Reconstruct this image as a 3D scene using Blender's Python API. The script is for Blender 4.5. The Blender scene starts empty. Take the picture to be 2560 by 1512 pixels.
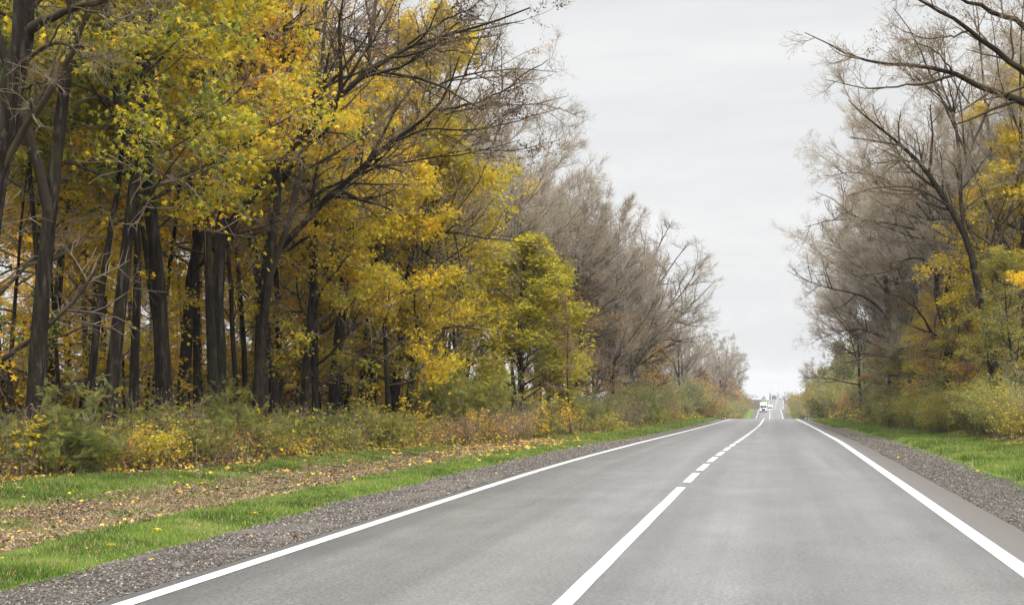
import bpy, math, numpy as np
from mathutils import Vector, Matrix

sc = bpy.context.scene
R = math.radians
# ------------------------------------------------------------------ camera
EYE = 1.6
FL = 3470.0                      # focal length in pixels of a 2560 px wide picture
PITCH = math.atan(226 / FL)
YAW = math.atan(655 / FL * math.cos(PITCH))
cd = bpy.data.cameras.new('camera')
cd.sensor_width = 36.0
cd.lens = FL / 2560 * 36.0
cd.clip_start = 0.1
cd.clip_end = 9000
cam = bpy.data.objects.new('camera', cd)
sc.collection.objects.link(cam)
cam.location = (0, 0, EYE)
cam.rotation_euler = (R(90) + PITCH, 0, YAW)
sc.camera = cam
sc.render.resolution_x, sc.render.resolution_y = 1024, 604

# ------------------------------------------------------------------ world: overcast sky
SUN_EL, SUN_AZ = R(42), R(150)
w = bpy.data.worlds.new('World')
sc.world = w
w.use_nodes = True
nt = w.node_tree
nt.nodes.clear()
N = lambda t, **k: nt.nodes.new(t)
out = N('ShaderNodeOutputWorld')
bg = N('ShaderNodeBackground')
sky = N('ShaderNodeTexSky')
sky.sky_type = 'NISHITA'
sky.sun_disc = False
sky.sun_elevation = SUN_EL
sky.sun_rotation = SUN_AZ
sky.dust_density = 3.0
bg.inputs['Strength'].default_value = 0.1
tc = N('ShaderNodeTexCoord')
mp = N('ShaderNodeMapping')
mp.inputs['Scale'].default_value = (1.2, 1.2, 7.0)
no = N('ShaderNodeTexNoise')
no.inputs['Scale'].default_value = 1.7
no.inputs['Detail'].default_value = 5
no.inputs['Roughness'].default_value = 0.55
cr = N('ShaderNodeValToRGB')
cr.color_ramp.elements[0].position = 0.32
cr.color_ramp.elements[0].color = (7.35, 7.45, 7.6, 1)
cr.color_ramp.elements[1].position = 0.68
cr.color_ramp.elements[1].color = (9.5, 9.5, 9.45, 1)
sep = N('ShaderNodeSeparateXYZ')
el = N('ShaderNodeMapRange')       # an overcast sky is brightest overhead
el.inputs['From Min'].default_value = 0.36
el.inputs['From Max'].default_value = 0.95
el.inputs['To Min'].default_value = 1.0
el.inputs['To Max'].default_value = 5.4
mu = N('ShaderNodeVectorMath'); mu.operation = 'SCALE'
mix = N('ShaderNodeMix'); mix.data_type = 'RGBA'
mix.inputs[0].default_value = 0.97
L = nt.links.new
L(tc.outputs['Generated'], mp.inputs[0]); L(mp.outputs[0], no.inputs['Vector']); L(no.outputs[0], cr.inputs[0])
L(tc.outputs['Generated'], sep.inputs[0]); L(sep.outputs['Z'], el.inputs['Value'])
L(cr.outputs[0], mu.inputs[0]); L(el.outputs[0], mu.inputs['Scale'])
L(sky.outputs[0], mix.inputs[6]); L(mu.outputs[0], mix.inputs[7])
L(mix.outputs[2], bg.inputs[0]); L(bg.outputs[0], out.inputs[0])

sd = bpy.data.lights.new('sun', 'SUN')
sd.energy = 3.0
sd.angle = R(14)
sd.color = (1.0, 0.96, 0.9)
sun = bpy.data.objects.new('sun', sd)
sc.collection.objects.link(sun)
dv = Vector((math.sin(SUN_AZ) * math.cos(SUN_EL), math.cos(SUN_AZ) * math.cos(SUN_EL), math.sin(SUN_EL)))
sun.rotation_euler = dv.to_track_quat('Z', 'Y').to_euler()
sc.view_settings.view_transform = 'Standard'
sc.view_settings.look = 'None'
sc.view_settings.exposure = 0.0
sc.view_settings.gamma = 1.0
sc.cycles.max_bounces = 5
sc.cycles.diffuse_bounces = 3
sc.cycles.transmission_bounces = 4
sc.cycles.glossy_bounces = 2
sc.cycles.volume_bounces = 0
sc.cycles.caustics_reflective = False
sc.cycles.caustics_refractive = False
sc.cycles.use_denoising = True
sc.cycles.denoiser = 'OPENIMAGEDENOISE'
sc.cycles.denoising_prefilter = 'NONE'
sc.cycles.sample_clamp_indirect = 4.0
sc.cycles.use_adaptive_sampling = False

# ------------------------------------------------------------------ mesh helpers
def link(o, parent=None):
    sc.collection.objects.link(o)
    if parent is not None:
        o.parent = parent
    return o

def tag(o, label=None, cat=None, group=None, kind=None):
    if label: o['label'] = label
    if cat: o['category'] = cat
    if group: o['group'] = group
    if kind: o['kind'] = kind
    return o

def mesh(name, V, faces, mat=None, tint=None, smooth=False, cover=None):
    """faces: list of int arrays [n,k]"""
    V = np.asarray(V, np.float32).reshape(-1, 3)
    me = bpy.data.meshes.new(name)
    me.vertices.add(len(V))
    me.vertices.foreach_set('co', V.ravel())
    fs = [np.asarray(f, np.int32) for f in faces if len(f)]
    nl = sum(f.size for f in fs)
    nf = sum(len(f) for f in fs)
    me.loops.add(nl)
    me.polygons.add(nf)
    me.loops.foreach_set('vertex_index', np.concatenate([f.ravel() for f in fs]))
    tot = np.concatenate([np.full(len(f), f.shape[1], np.int32) for f in fs])
    st = np.concatenate([[0], np.cumsum(tot)[:-1]]).astype(np.int32)
    me.polygons.foreach_set('loop_start', st)
    me.polygons.foreach_set('loop_total', tot)
    if smooth:
        me.polygons.foreach_set('use_smooth', np.ones(nf, bool))
    me.update(calc_edges=True)
    if tint is not None:
        a = me.attributes.new('tint', 'FLOAT', 'POINT')
        a.data.foreach_set('value', np.asarray(tint, np.float32))
    if cover is not None:
        a = me.attributes.new('cover', 'FLOAT_VECTOR', 'POINT')
        a.data.foreach_set('vector', np.asarray(cover, np.float32).ravel())
    if mat is not None:
        me.materials.append(mat)
    return me

def obj(name, me, parent=None, loc=None, color=None):
    o = bpy.data.objects.new(name, me)
    link(o, parent)
    if loc is not None: o.location = loc
    if color is not None: o.color = color
    return o

def unit(a):
    return a / np.maximum(np.linalg.norm(a, axis=-1, keepdims=True), 1e-9)

class MB:
    """collects pieces into one mesh"""
    def __init__(s): s.V = []; s.F = []; s.T = []; s.n = 0
    def add(s, V, F, t=0.5):
        V = np.asarray(V, float).reshape(-1, 3)
        for f in F:
            f = np.asarray(f)
            if len(f): s.F.append(f + s.n)
        s.V.append(V)
        s.T.append(np.broadcast_to(np.asarray(t, float), (len(V),)))
        s.n += len(V)
    def tubes(s, P, Rr, sides, t=None):
        n, K, _ = P.shape
        if n == 0: return
        T = np.empty_like(P)
        T[:, 1:-1] = P[:, 2:] - P[:, :-2]
        T[:, 0] = P[:, 1] - P[:, 0]; T[:, -1] = P[:, -1] - P[:, -2]
        T = unit(T)
        ref = np.where(np.abs(T[:, :1, 2:3]) > .8, np.array([1., 0, 0]), np.array([0, 0, 1.]))
        A = unit(np.cross(T, np.broadcast_to(ref, T.shape)))
        B = np.cross(T, A)
        th = np.arange(sides) * 2 * math.pi / sides
        V = P[:, :, None, :] + Rr[:, :, None, None] * (np.cos(th)[None, None, :, None] * A[:, :, None, :] + np.sin(th)[None, None, :, None] * B[:, :, None, :])
        i = np.arange(n)[:, None, None] * K * sides + np.arange(K - 1)[None, :, None] * sides
        j = np.arange(sides)[None, None, :]; j2 = (j + 1) % sides
        F = np.stack([i + j, i + j2, i + sides + j2, i + sides + j], -1).reshape(-1, 4)
        if t is None: t = 0.5
        t = np.broadcast_to(np.asarray(t, float), (n, K)) if np.ndim(t) != 1 else np.broadcast_to(np.asarray(t)[:, None], (n, K))
        s.add(V.reshape(-1, 3), [F], np.repeat(t.reshape(-1), sides))
    def box(s, c, d, t=0.5, taper=1.0, bev=0.0):
        x, y, z = [k / 2 for k in d]
        if bev:
            b = bev
            prof = [(-x + b, -z), (x - b, -z), (x, -z + b), (x, z - b), (x - b, z), (-x + b, z), (-x, z - b), (-x, -z + b)]
            V = [(px, sy * (y), pz) for sy in (-1, 1) for px, pz in prof]
            F4 = [[i, (i + 1) % 8, (i + 1) % 8 + 8, i + 8] for i in range(8)]
            s.add(np.array(V) + np.array(c), [np.array(F4), np.array([list(range(8))[::-1], list(range(8, 16))])], t)
            return
        V = [(sx * x * (taper if sz > 0 else 1), sy * y * (taper if sz > 0 else 1), sz * z) for sz in (-1, 1) for sy in (-1, 1) for sx in (-1, 1)]
        F = [[0, 2, 3, 1], [4, 5, 7, 6], [0, 1, 5, 4], [2, 6, 7, 3], [0, 4, 6, 2], [1, 3, 7, 5]]
        s.add(np.array(V) + np.array(c), [np.array(F)], t)
    def mesh(s, name, mat, smooth=False):
        if not s.V: return mesh(name, np.zeros((3, 3)), [np.array([[0, 1, 2]])], mat, np.zeros(3))
        return mesh(name, np.concatenate(s.V), merge(s.F), mat, np.concatenate(s.T), smooth)

def merge(Fs):
    d = {}
    for f in Fs: d.setdefault(f.shape[1], []).append(f)
    return [np.concatenate(v) for v in d.values()]

def vnoise(x, y, s=1.0, seed=0):
    """cheap smooth 2-D value noise, -1..1"""
    x = np.asarray(x, float) / s + seed * 17.3; y = np.asarray(y, float) / s + seed * 9.1
    xi = np.floor(x).astype(np.int64); yi = np.floor(y).astype(np.int64)
    fx = x - xi; fy = y - yi
    fx = fx * fx * (3 - 2 * fx); fy = fy * fy * (3 - 2 * fy)
    def h(a, b):
        n = (a * 374761393 + b * 668265263 + seed * 974711) & 0x7fffffff
        n = ((n ^ (n >> 13)) * 1274126177) & 0x7fffffff
        return ((n ^ (n >> 16)) & 0xffff) / 32767.5 - 1
    return (h(xi, yi) * (1 - fx) + h(xi + 1, yi) * fx) * (1 - fy) + (h(xi, yi + 1) * (1 - fx) + h(xi + 1, yi + 1) * fx) * fy

def pchip(xk, yk):
    xk = np.array(xk, float); yk = np.array(yk, float)
    h = np.diff(xk); d = np.diff(yk) / h
    m = np.zeros_like(yk)
    for i in range(1, len(xk) - 1):
        if d[i - 1] * d[i] > 0:
            w1 = 2 * h[i] + h[i - 1]; w2 = h[i] + 2 * h[i - 1]
            m[i] = (w1 + w2) / (w1 / d[i - 1] + w2 / d[i])
    m[0] = d[0]; m[-1] = d[-1]
    def f(x):
        x = np.asarray(x, float)
        i = np.clip(np.searchsorted(xk, x) - 1, 0, len(h) - 1)
        t = np.clip((x - xk[i]) / h[i], 0, 1)
        return ((1 + 2 * t) * (1 - t) ** 2 * yk[i] + t * (1 - t) ** 2 * h[i] * m[i] + t * t * (3 - 2 * t) * yk[i + 1] + t * t * (t - 1) * h[i] * m[i + 1])
    return f

# ------------------------------------------------------------------ the lie of the land
prof = pchip([-80, 0, 15, 26, 47, 69, 102, 140, 159, 210, 260, 310, 345, 374, 440, 473, 510, 560, 605, 640, 700, 740, 770, 800, 870, 1500, 6000],
             [0.02, 0.005, 0.0, -0.01, -.14, -.37, -.71, -1.09, -1.31, -3.2, -5.2, -6.2, -5.9, -5.2, -4.3, -3.83, -4.3, -5.8, -6.4, -5.8, -3.9, -2.7, -2.15, -2.2, -3.3, -9, -20])
mid = pchip([-80, 0, 26, 60, 102, 159, 374, 473, 640, 770, 900, 6000], [-1.32, -1.32, -1.32, -1.12, -1.05, -1.13, -1.22, -1.4, .3, 1.5, 4, 60])
HW = 3.55
shrub_l = pchip([-80, 14, 22.7, 28, 38.6, 47, 57, 66, 109, 160, 900], [-13.6, -12.8, -11.9, -10.7, -10.4, -9.1, -7.7, -6.9, -6.9, -7.1, -7.6])      # edge of the undergrowth, x - mid
shrub_r = pchip([-80, 20, 35, 50, 70, 90, 125, 160, 900], [12.5, 12, 10.9, 9.9, 9.1, 8.5, 7.6, 7.0, 7.4])
grav_l = pchip([-80, 12, 22, 45, 94, 900], [5.3, 5.3, 5.5, 5.6, 5.2, 5.2])

def sstep(a, b, x):
    t = np.clip((x - a) / (b - a), 0, 1)
    return t * t * (3 - 2 * t)

def ground_z(x, y):
    x = np.asarray(x, float); y = np.asarray(y, float)
    u = x - mid(y)
    z = prof(y)
    base = z + 0.0
    # shallow ditch on the left, fading where the belt closes in
    fade = 1 - sstep(34, 62, y)
    ditch = -0.22 * np.exp(-((u + 8.7) / 1.6) ** 2) * fade
    bank = 0.08 * sstep(-9.6, -13, u) * fade + 0.34 * sstep(6.6, 10.5, u) * sstep(26, 58, y) * (1 - sstep(150, 200, y))
    dr = -0.10 * np.exp(-((u - 8.6) / 1.1) ** 2)
    r = base + ditch + bank + dr - 0.03
    lump = 0.03 * vnoise(x, y, 1.1, 3) + 0.015 * vnoise(x, y, .4, 5)
    r = r + lump * sstep(4.9, 6.5, np.abs(u))
    edge = np.where(u < 0, -grav_l(y), 6.0)
    wob = 0.16 * vnoise(x, y, 1.9, 7) + 0.09 * vnoise(x, y, .55, 8)
    dd = (np.abs(u) - np.abs(edge)) + wob
    r = r - 0.10 * (1 - sstep(-0.35, 0.30, dd))          # below the gravel and the road
    r = np.where(np.abs(u) < 4.4, np.minimum(r, base - 0.16), r)
    return r

def gravel_z(x, y):
    u = np.abs(x - mid(y))
    ed = np.where(x < mid(y), 3.7, 4.15)
    return prof(y) - 0.025 - 0.045 * np.clip(u - ed, 0, 9)

# rays through the photograph, used to find where a thing stands on the ground
f_ = np.array([-math.sin(YAW) * math.cos(PITCH), math.cos(YAW) * math.cos(PITCH), math.sin(PITCH)])
r_ = np.array([math.cos(YAW), math.sin(YAW), 0])
u_ = np.cross(r_, f_)
def ray(px, py):
    return f_ + r_ * (px - 1280) / FL + u_ * (756 - py) / FL
def pt(px, py, y):
    d = ray(px, py)
    return np.array([0, 0, EYE]) + d * (y / d[1])
def hit(px, py):
    d = ray(px, py)
    ys = np.linspace(5, 160, 20000)
    P = np.array([0, 0, EYE])[None] + d[None] * (ys / d[1])[:, None]
    g = np.maximum(ground_z(P[:, 0], ys), np.where((P[:, 0] - mid(ys) > -5) & (P[:, 0] - mid(ys) < 6), gravel_z(P[:, 0], ys), -99))
    i = int(np.argmax(P[:, 2] < g))
    return P[i]
def base_at(px, y):
    x = pt(px, 1000, y)[0]
    return np.array([x, y, float(ground_z(x, y))])

# ------------------------------------------------------------------ materials
def mat(name):
    m = bpy.data.materials.new(name)
    m.use_nodes = True
    t = m.node_tree
    b = t.nodes['Principled BSDF']
    b.inputs['Specular IOR Level'].default_value = 0.3
    b.inputs['Roughness'].default_value = 0.8
    return m, t, b

def ramp(t, els, interp='LINEAR'):
    r = t.nodes.new('ShaderNodeValToRGB')
    e = r.color_ramp.elements
    e[0].position, e[0].color = els[0][0], (*els[0][1], 1)
    e[1].position, e[1].color = els[-1][0], (*els[-1][1], 1)
    for p, c in els[1:-1]:
        k = e.new(p); k.color = (*c, 1)
    r.color_ramp.interpolation = interp
    return r

def noise(t, scale, detail=3, rough=.6, vec=None, mapping=None):
    n = t.nodes.new('ShaderNodeTexNoise')
    n.inputs['Scale'].default_value = scale
    n.inputs['Detail'].default_value = detail
    n.inputs['Roughness'].default_value = rough
    if vec is not None:
        if mapping:
            m = t.nodes.new('ShaderNodeMapping')
            m.inputs['Scale'].default_value = mapping
            t.links.new(vec, m.inputs[0]); vec = m.outputs[0]
        t.links.new(vec, n.inputs['Vector'])
    return n

def math_(t, op, a, b=None, clamp=False):
    n = t.nodes.new('ShaderNodeMath'); n.operation = op; n.use_clamp = clamp
    for i, v in enumerate((a, b)):
        if v is None: continue
        if isinstance(v, (int, float)): n.inputs[i].default_value = v
        else: t.links.new(v, n.inputs[i])
    return n.outputs[0]

def mixc(t, fac, a, b, mode='MIX'):
    n = t.nodes.new('ShaderNodeMix'); n.data_type = 'RGBA'; n.blend_type = mode
    for i, v in ((0, fac), (6, a), (7, b)):
        if isinstance(v, (int, float)): n.inputs[i].default_value = v
        elif isinstance(v, tuple): n.inputs[i].default_value = (*v, 1)
        else: t.links.new(v, n.inputs[i])
    return n.outputs[2]

def simple(name, col, rough=.6, spec=.3, metal=0, emit=None, var=.15):
    m, t, b = mat(name)
    g = t.nodes.new('ShaderNodeNewGeometry')
    n = noise(t, 6, 3, .6, g.outputs['Position'])
    lo = tuple(c * (1 - var) for c in col); hi = tuple(min(1, c * (1 + var)) for c in col)
    rr = ramp(t, [(.3, lo), (.7, hi)])
    t.links.new(n.outputs[0], rr.inputs[0]); t.links.new(rr.outputs[0], b.inputs['Base Color'])
    b.inputs['Roughness'].default_value = rough
    b.inputs['Specular IOR Level'].default_value = spec
    b.inputs['Metallic'].default_value = metal
    if emit:
        b.inputs['Emission Color'].default_value = (*emit[0], 1)
        b.inputs['Emission Strength'].default_value = emit[1]
    return m

def bark_material():
    m, t, b = mat('bark')
    tcn = t.nodes.new('ShaderNodeTexCoord')
    n1 = noise(t, 11, 6, .75, tcn.outputs['Object'], (1, 1, .13))
    n2 = noise(t, 1.3, 3, .6, tcn.outputs['Object'])
    n3 = noise(t, 60, 3, .7, tcn.outputs['Object'], (1, 1, .35))
    c = ramp(t, [(.38, (.003, .0023, .0018)), (.49, (.013, .010, .0075)), (.58, (.042, .033, .026)), (.68, (.14, .115, .095))])
    t.links.new(n1.outputs[0], c.inputs[0])
    c2 = mixc(t, math_(t, 'MULTIPLY', n3.outputs[0], .5), c.outputs[0], (.03, .023, .019))
    geo = t.nodes.new('ShaderNodeNewGeometry')
    sp = t.nodes.new('ShaderNodeSeparateXYZ'); t.links.new(geo.outputs['Normal'], sp.inputs[0])
    up = math_(t, 'ADD', math_(t, 'MULTIPLY', sp.outputs[2], .55), math_(t, 'SUBTRACT', math_(t, 'MULTIPLY', n2.outputs[0], 2.2), 1.15), True)
    c3 = mixc(t, up, c2, (.055, .062, .014))
    n4 = noise(t, 4.5, 5, .7, tcn.outputs['Object'], (1, 1, .6))
    c3 = mixc(t, math_(t, 'MULTIPLY', math_(t, 'SUBTRACT', n4.outputs[0], .60), 5.0, True), c3, (.11, .10, .08))
    t.links.new(c3, b.inputs['Base Color'])
    bp = t.nodes.new('ShaderNodeBump'); bp.inputs['Strength'].default_value = .9; bp.inputs['Distance'].default_value = .04
    t.links.new(n1.outputs[0], bp.inputs['Height']); t.links.new(bp.outputs[0], b.inputs['Normal'])
    b.inputs['Roughness'].default_value = .95
    b.inputs['Specular IOR Level'].default_value = .1
    return m

def twig_material():
    m, t, b = mat('twig_bark')
    at = t.nodes.new('ShaderNodeAttribute'); at.attribute_name = 'tint'
    oi = t.nodes.new('ShaderNodeObjectInfo')
    tcn = t.nodes.new('ShaderNodeTexCoord')
    n = noise(t, 1.1, 3, .6, tcn.outputs['Object'])
    v = math_(t, 'ADD', at.outputs['Fac'], math_(t, 'MULTIPLY', math_(t, 'SUBTRACT', n.outputs[0], .5), .5))
    c = ramp(t, [(.0, (.028, .022, .017)), (.35, (.085, .072, .055)), (.7, (.29, .245, .19)), (1, (.48, .415, .33))])
    t.links.new(v, c.inputs[0])
    hue = mixc(t, math_(t, 'MULTIPLY', oi.outputs['Random'], .25), c.outputs[0], (.24, .20, .16))
    sepc = t.nodes.new('ShaderNodeVectorMath'); sepc.operation = 'MULTIPLY'
    t.links.new(hue, sepc.inputs[0]); t.links.new(oi.outputs['Color'], sepc.inputs[1]); hue = sepc.outputs[0]
    # lichen and moss on upper faces
    geo = t.nodes.new('ShaderNodeNewGeometry')
    sp = t.nodes.new('ShaderNodeSeparateXYZ'); t.links.new(geo.outputs['Normal'], sp.inputs[0])
    n2 = noise(t, 2.3, 2, .5, tcn.outputs['Object'])
    up = math_(t, 'ADD', math_(t, 'MULTIPLY', sp.outputs[2], .35), math_(t, 'SUBTRACT', math_(t, 'MULTIPLY', n2.outputs[0], 2.0), 1.05), True)
    up = math_(t, 'MULTIPLY', up, .75)
    c3 = mixc(t, up, hue, (.11, .095, .022))
    t.links.new(c3, b.inputs['Base Color'])
    b.inputs['Roughness'].default_value = .9
    b.inputs['Specular IOR Level'].default_value = .15
    return m

LEAF_RAMP = [(0, (.018, .040, .008)), (.16, (.075, .115, .024)), (.32, (.25, .27, .028)), (.44, (.50, .42, .024)), (.58, (.78, .54, .022)), (.74, (.74, .36, .020)), (.84, (.38, .17, .045)), (.92, (.19, .11, .055)), (1, (.075, .045, .03))]
def leaf_material(name, transl=.45):
    """colour from a per-leaf value, a per-tree offset (object colour R = offset, G = spread, B = patchiness)"""
    m, t, b = mat(name)
    at = t.nodes.new('ShaderNodeAttribute'); at.attribute_name = 'tint'
    oi = t.nodes.new('ShaderNodeObjectInfo')
    sp = t.nodes.new('ShaderNodeSeparateColor'); t.links.new(oi.outputs['Color'], sp.inputs[0])
    geo = t.nodes.new('ShaderNodeNewGeometry')
    n = noise(t, .42, 3, .6, geo.outputs['Position'])
    v = math_(t, 'MULTIPLY', math_(t, 'SUBTRACT', at.outputs['Fac'], .5), sp.outputs[1])
    v = math_(t, 'ADD', v, sp.outputs[0])
    v = math_(t, 'ADD', v, math_(t, 'MULTIPLY', math_(t, 'SUBTRACT', n.outputs[0], .5), math_(t, 'MULTIPLY', sp.outputs[2], 2.0)), True)
    c = ramp(t, LEAF_RAMP)
    t.links.new(v, c.inputs[0])
    dull = math_(t, 'SUBTRACT', 1.0, oi.outputs['Alpha'], True)
    cc = mixc(t, dull, c.outputs[0], (.23, .20, .125))
    t.links.new(cc, b.inputs['Base Color'])
    b.inputs['Roughness'].default_value = .55
    b.inputs['Specular IOR Level'].default_value = .25
    tr = t.nodes.new('ShaderNodeBsdfTranslucent')
    t.links.new(cc, tr.inputs[0])
    ms = t.nodes.new('ShaderNodeMixShader'); ms.inputs[0].default_value = transl
    t.links.new(b.outputs[0], ms.inputs[1]); t.links.new(tr.outputs[0], ms.inputs[2])
    t.links.new(ms.outputs[0], t.nodes['Material Output'].inputs[0])
    return m

BARK = bark_material(); TWIG = twig_material(); LEAF = leaf_material('autumn_leaf')

def grass_material(name, els, transl=.3):
    m, t, b = mat(name)
    at = t.nodes.new('ShaderNodeAttribute'); at.attribute_name = 'tint'
    geo = t.nodes.new('ShaderNodeNewGeometry')
    n = noise(t, .8, 4, .6, geo.outputs['Position'])
    v = math_(t, 'ADD', at.outputs['Fac'], math_(t, 'MULTIPLY', math_(t, 'SUBTRACT', n.outputs[0], .5), .7), True)
    c = ramp(t, els); t.links.new(v, c.inputs[0]); t.links.new(c.outputs[0], b.inputs['Base Color'])
    tr = t.nodes.new('ShaderNodeBsdfTranslucent'); t.links.new(c.outputs[0], tr.inputs[0])
    ms = t.nodes.new('ShaderNodeMixShader'); ms.inputs[0].default_value = transl
    t.links.new(b.outputs[0], ms.inputs[1]); t.links.new(tr.outputs[0], ms.inputs[2])
    t.links.new(ms.outputs[0], t.nodes['Material Output'].inputs[0])
    return m
GRASS = grass_material('green_grass', [(0, (.035, .06, .010)), (.35, (.105, .185, .020)), (.7, (.19, .30, .035)), (.9, (.27, .29, .08)), (1, (.40, .32, .17))])
DRY = grass_material('dry_grass', [(0, (.07, .08, .02)), (.35, (.20, .15, .07)), (.7, (.36, .27, .15)), (1, (.5, .4, .25))], .2)

def asphalt():
    m, t, b = mat('asphalt')
    geo = t.nodes.new('ShaderNodeNewGeometry'); P = geo.outputs['Position']
    fine = noise(t, 24, 6, .9, P)
    streak = noise(t, 1.0, 4, .6, P, (2.2, .04, 1))
    blotch = noise(t, .8, 6, .7, P, (1, .5, 1))
    base = ramp(t, [(.34, (.030, .029, .027)), (.44, (.078, .075, .071)), (.53, (.120, .116, .110)), (.66, (.23, .222, .21))])
    v = math_(t, 'ADD', math_(t, 'MULTIPLY', fine.outputs[0], .95), math_(t, 'ADD', math_(t, 'MULTIPLY', streak.outputs[0], .16), math_(t, 'MULTIPLY', blotch.outputs[0], .19)))
    spx = t.nodes.new('ShaderNodeSeparateXYZ'); t.links.new(P, spx.inputs[0])
    trk = math_(t, 'MULTIPLY', math_(t, 'COSINE', math_(t, 'MULTIPLY', math_(t, 'SUBTRACT', spx.outputs[0], -.55), 3.49)), .022)
    v = math_(t, 'SUBTRACT', math_(t, 'ADD', v, trk), .165)
    t.links.new(v, base.inputs[0])
    at = t.nodes.new('ShaderNodeAttribute'); at.attribute_name = 'tint'      # 1 on the strip outside the right edge line
    wn = noise(t, 3, 4, .6, P)
    e = math_(t, 'MULTIPLY', at.outputs['Fac'], math_(t, 'ADD', math_(t, 'MULTIPLY', wn.outputs[0], .9), .35), True)
    c = mixc(t, e, base.outputs[0], (.082, .072, .062))
    # faint dark sealed cracks across the road
    wv = t.nodes.new('ShaderNodeTexWave'); wv.wave_type = 'BANDS'; wv.bands_direction = 'Y'
    wv.inputs['Scale'].default_value = .019; wv.inputs['Distortion'].default_value = 1.6; wv.inputs['Detail'].default_value = 3; wv.inputs['Detail Scale'].default_value = 2
    t.links.new(P, wv.inputs['Vector'])
    k = ramp(t, [(.0, (0, 0, 0)), (.994, (0, 0, 0)), (.999, (1, 1, 1))]); t.links.new(wv.outputs[0], k.inputs[0])
    c = mixc(t, math_(t, 'MULTIPLY', k.outputs[0], .12), c, (.08, .078, .076))
    t.links.new(c, b.inputs['Base Color'])
    bp = t.nodes.new('ShaderNodeBump'); bp.inputs['Strength'].default_value = .35; bp.inputs['Distance'].default_value = .006
    t.links.new(fine.outputs[0], bp.inputs['Height']); t.links.new(bp.outputs[0], b.inputs['Normal'])
    b.inputs['Roughness'].default_value = .5; b.inputs['Specular IOR Level'].default_value = .5
    return m

def paint():
    m, t, b = mat('road_paint')
    geo = t.nodes.new('ShaderNodeNewGeometry'); P = geo.outputs['Position']
    n = noise(t, 30, 5, .85, P)
    n2 = noise(t, 1.5, 3, .6, P)
    v = math_(t, 'ADD', math_(t, 'MULTIPLY', n.outputs[0], .6), math_(t, 'MULTIPLY', n2.outputs[0], .4))
    c = ramp(t, [(.34, (.22, .215, .21)), (.42, (.46, .455, .44)), (.52, (.50, .495, .48)), (.8, (.60, .595, .58))])
    t.links.new(v, c.inputs[0]); t.links.new(c.outputs[0], b.inputs['Base Color'])
    b.inputs['Roughness'].default_value = .6
    return m

def gravel_mat():
    m, t, b = mat('crushed_stone')
    geo = t.nodes.new('ShaderNodeNewGeometry'); P = geo.outputs['Position']
    vo = t.nodes.new('ShaderNodeTexVoronoi'); vo.inputs['Scale'].default_value = 26; t.links.new(P, vo.inputs['Vector'])
    n = noise(t, 40, 4, .75, P); n2 = noise(t, 1.6, 4, .6, P); 
    v = math_(t, 'ADD', math_(t, 'MULTIPLY', n.outputs[0], .55), math_(t, 'MULTIPLY', n2.outputs[0], .45))
    c = ramp(t, [(.3, (.045, .037, .032)), (.45, (.108, .094, .078)), (.6, (.168, .149, .126)), (.78, (.27, .242, .208))])
    t.links.new(v, c.inputs[0])
    sc_ = t.nodes.new('ShaderNodeSeparateColor'); t.links.new(vo.outputs['Color'], sc_.inputs[0])
    cc = mixc(t, .4, c.outputs[0], ramp_out(t, sc_.outputs[0], [(0, (.055, .047, .040)), (1, (.19, .168, .145))]))
    t.links.new(cc, b.inputs['Base Color'])
    bp = t.nodes.new('ShaderNodeBump'); bp.inputs['Strength'].default_value = 1; bp.inputs['Distance'].default_value = .03
    h = math_(t, 'ADD', math_(t, 'MULTIPLY', vo.outputs['Distance'], -1.0), n.outputs[0])
    t.links.new(h, bp.inputs['Height']); t.links.new(bp.outputs[0], b.inputs['Normal'])
    b.inputs['Roughness'].default_value = .95; b.inputs['Specular IOR Level'].default_value = .1
    return m
def ramp_out(t, v, els):
    r = ramp(t, els); t.links.new(v, r.inputs[0]); return r.outputs[0]

def stone_mat():
    m, t, b = mat('loose_stone')
    at = t.nodes.new('ShaderNodeAttribute'); at.attribute_name = 'tint'
    t.links.new(ramp_out(t, at.outputs['Fac'], [(0, (.05, .041, .036)), (.4, (.115, .100, .085)), (.8, (.19, .168, .145)), (1, (.32, .29, .255))]), b.inputs['Base Color'])
    b.inputs['Roughness'].default_value = .9
    return m

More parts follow.
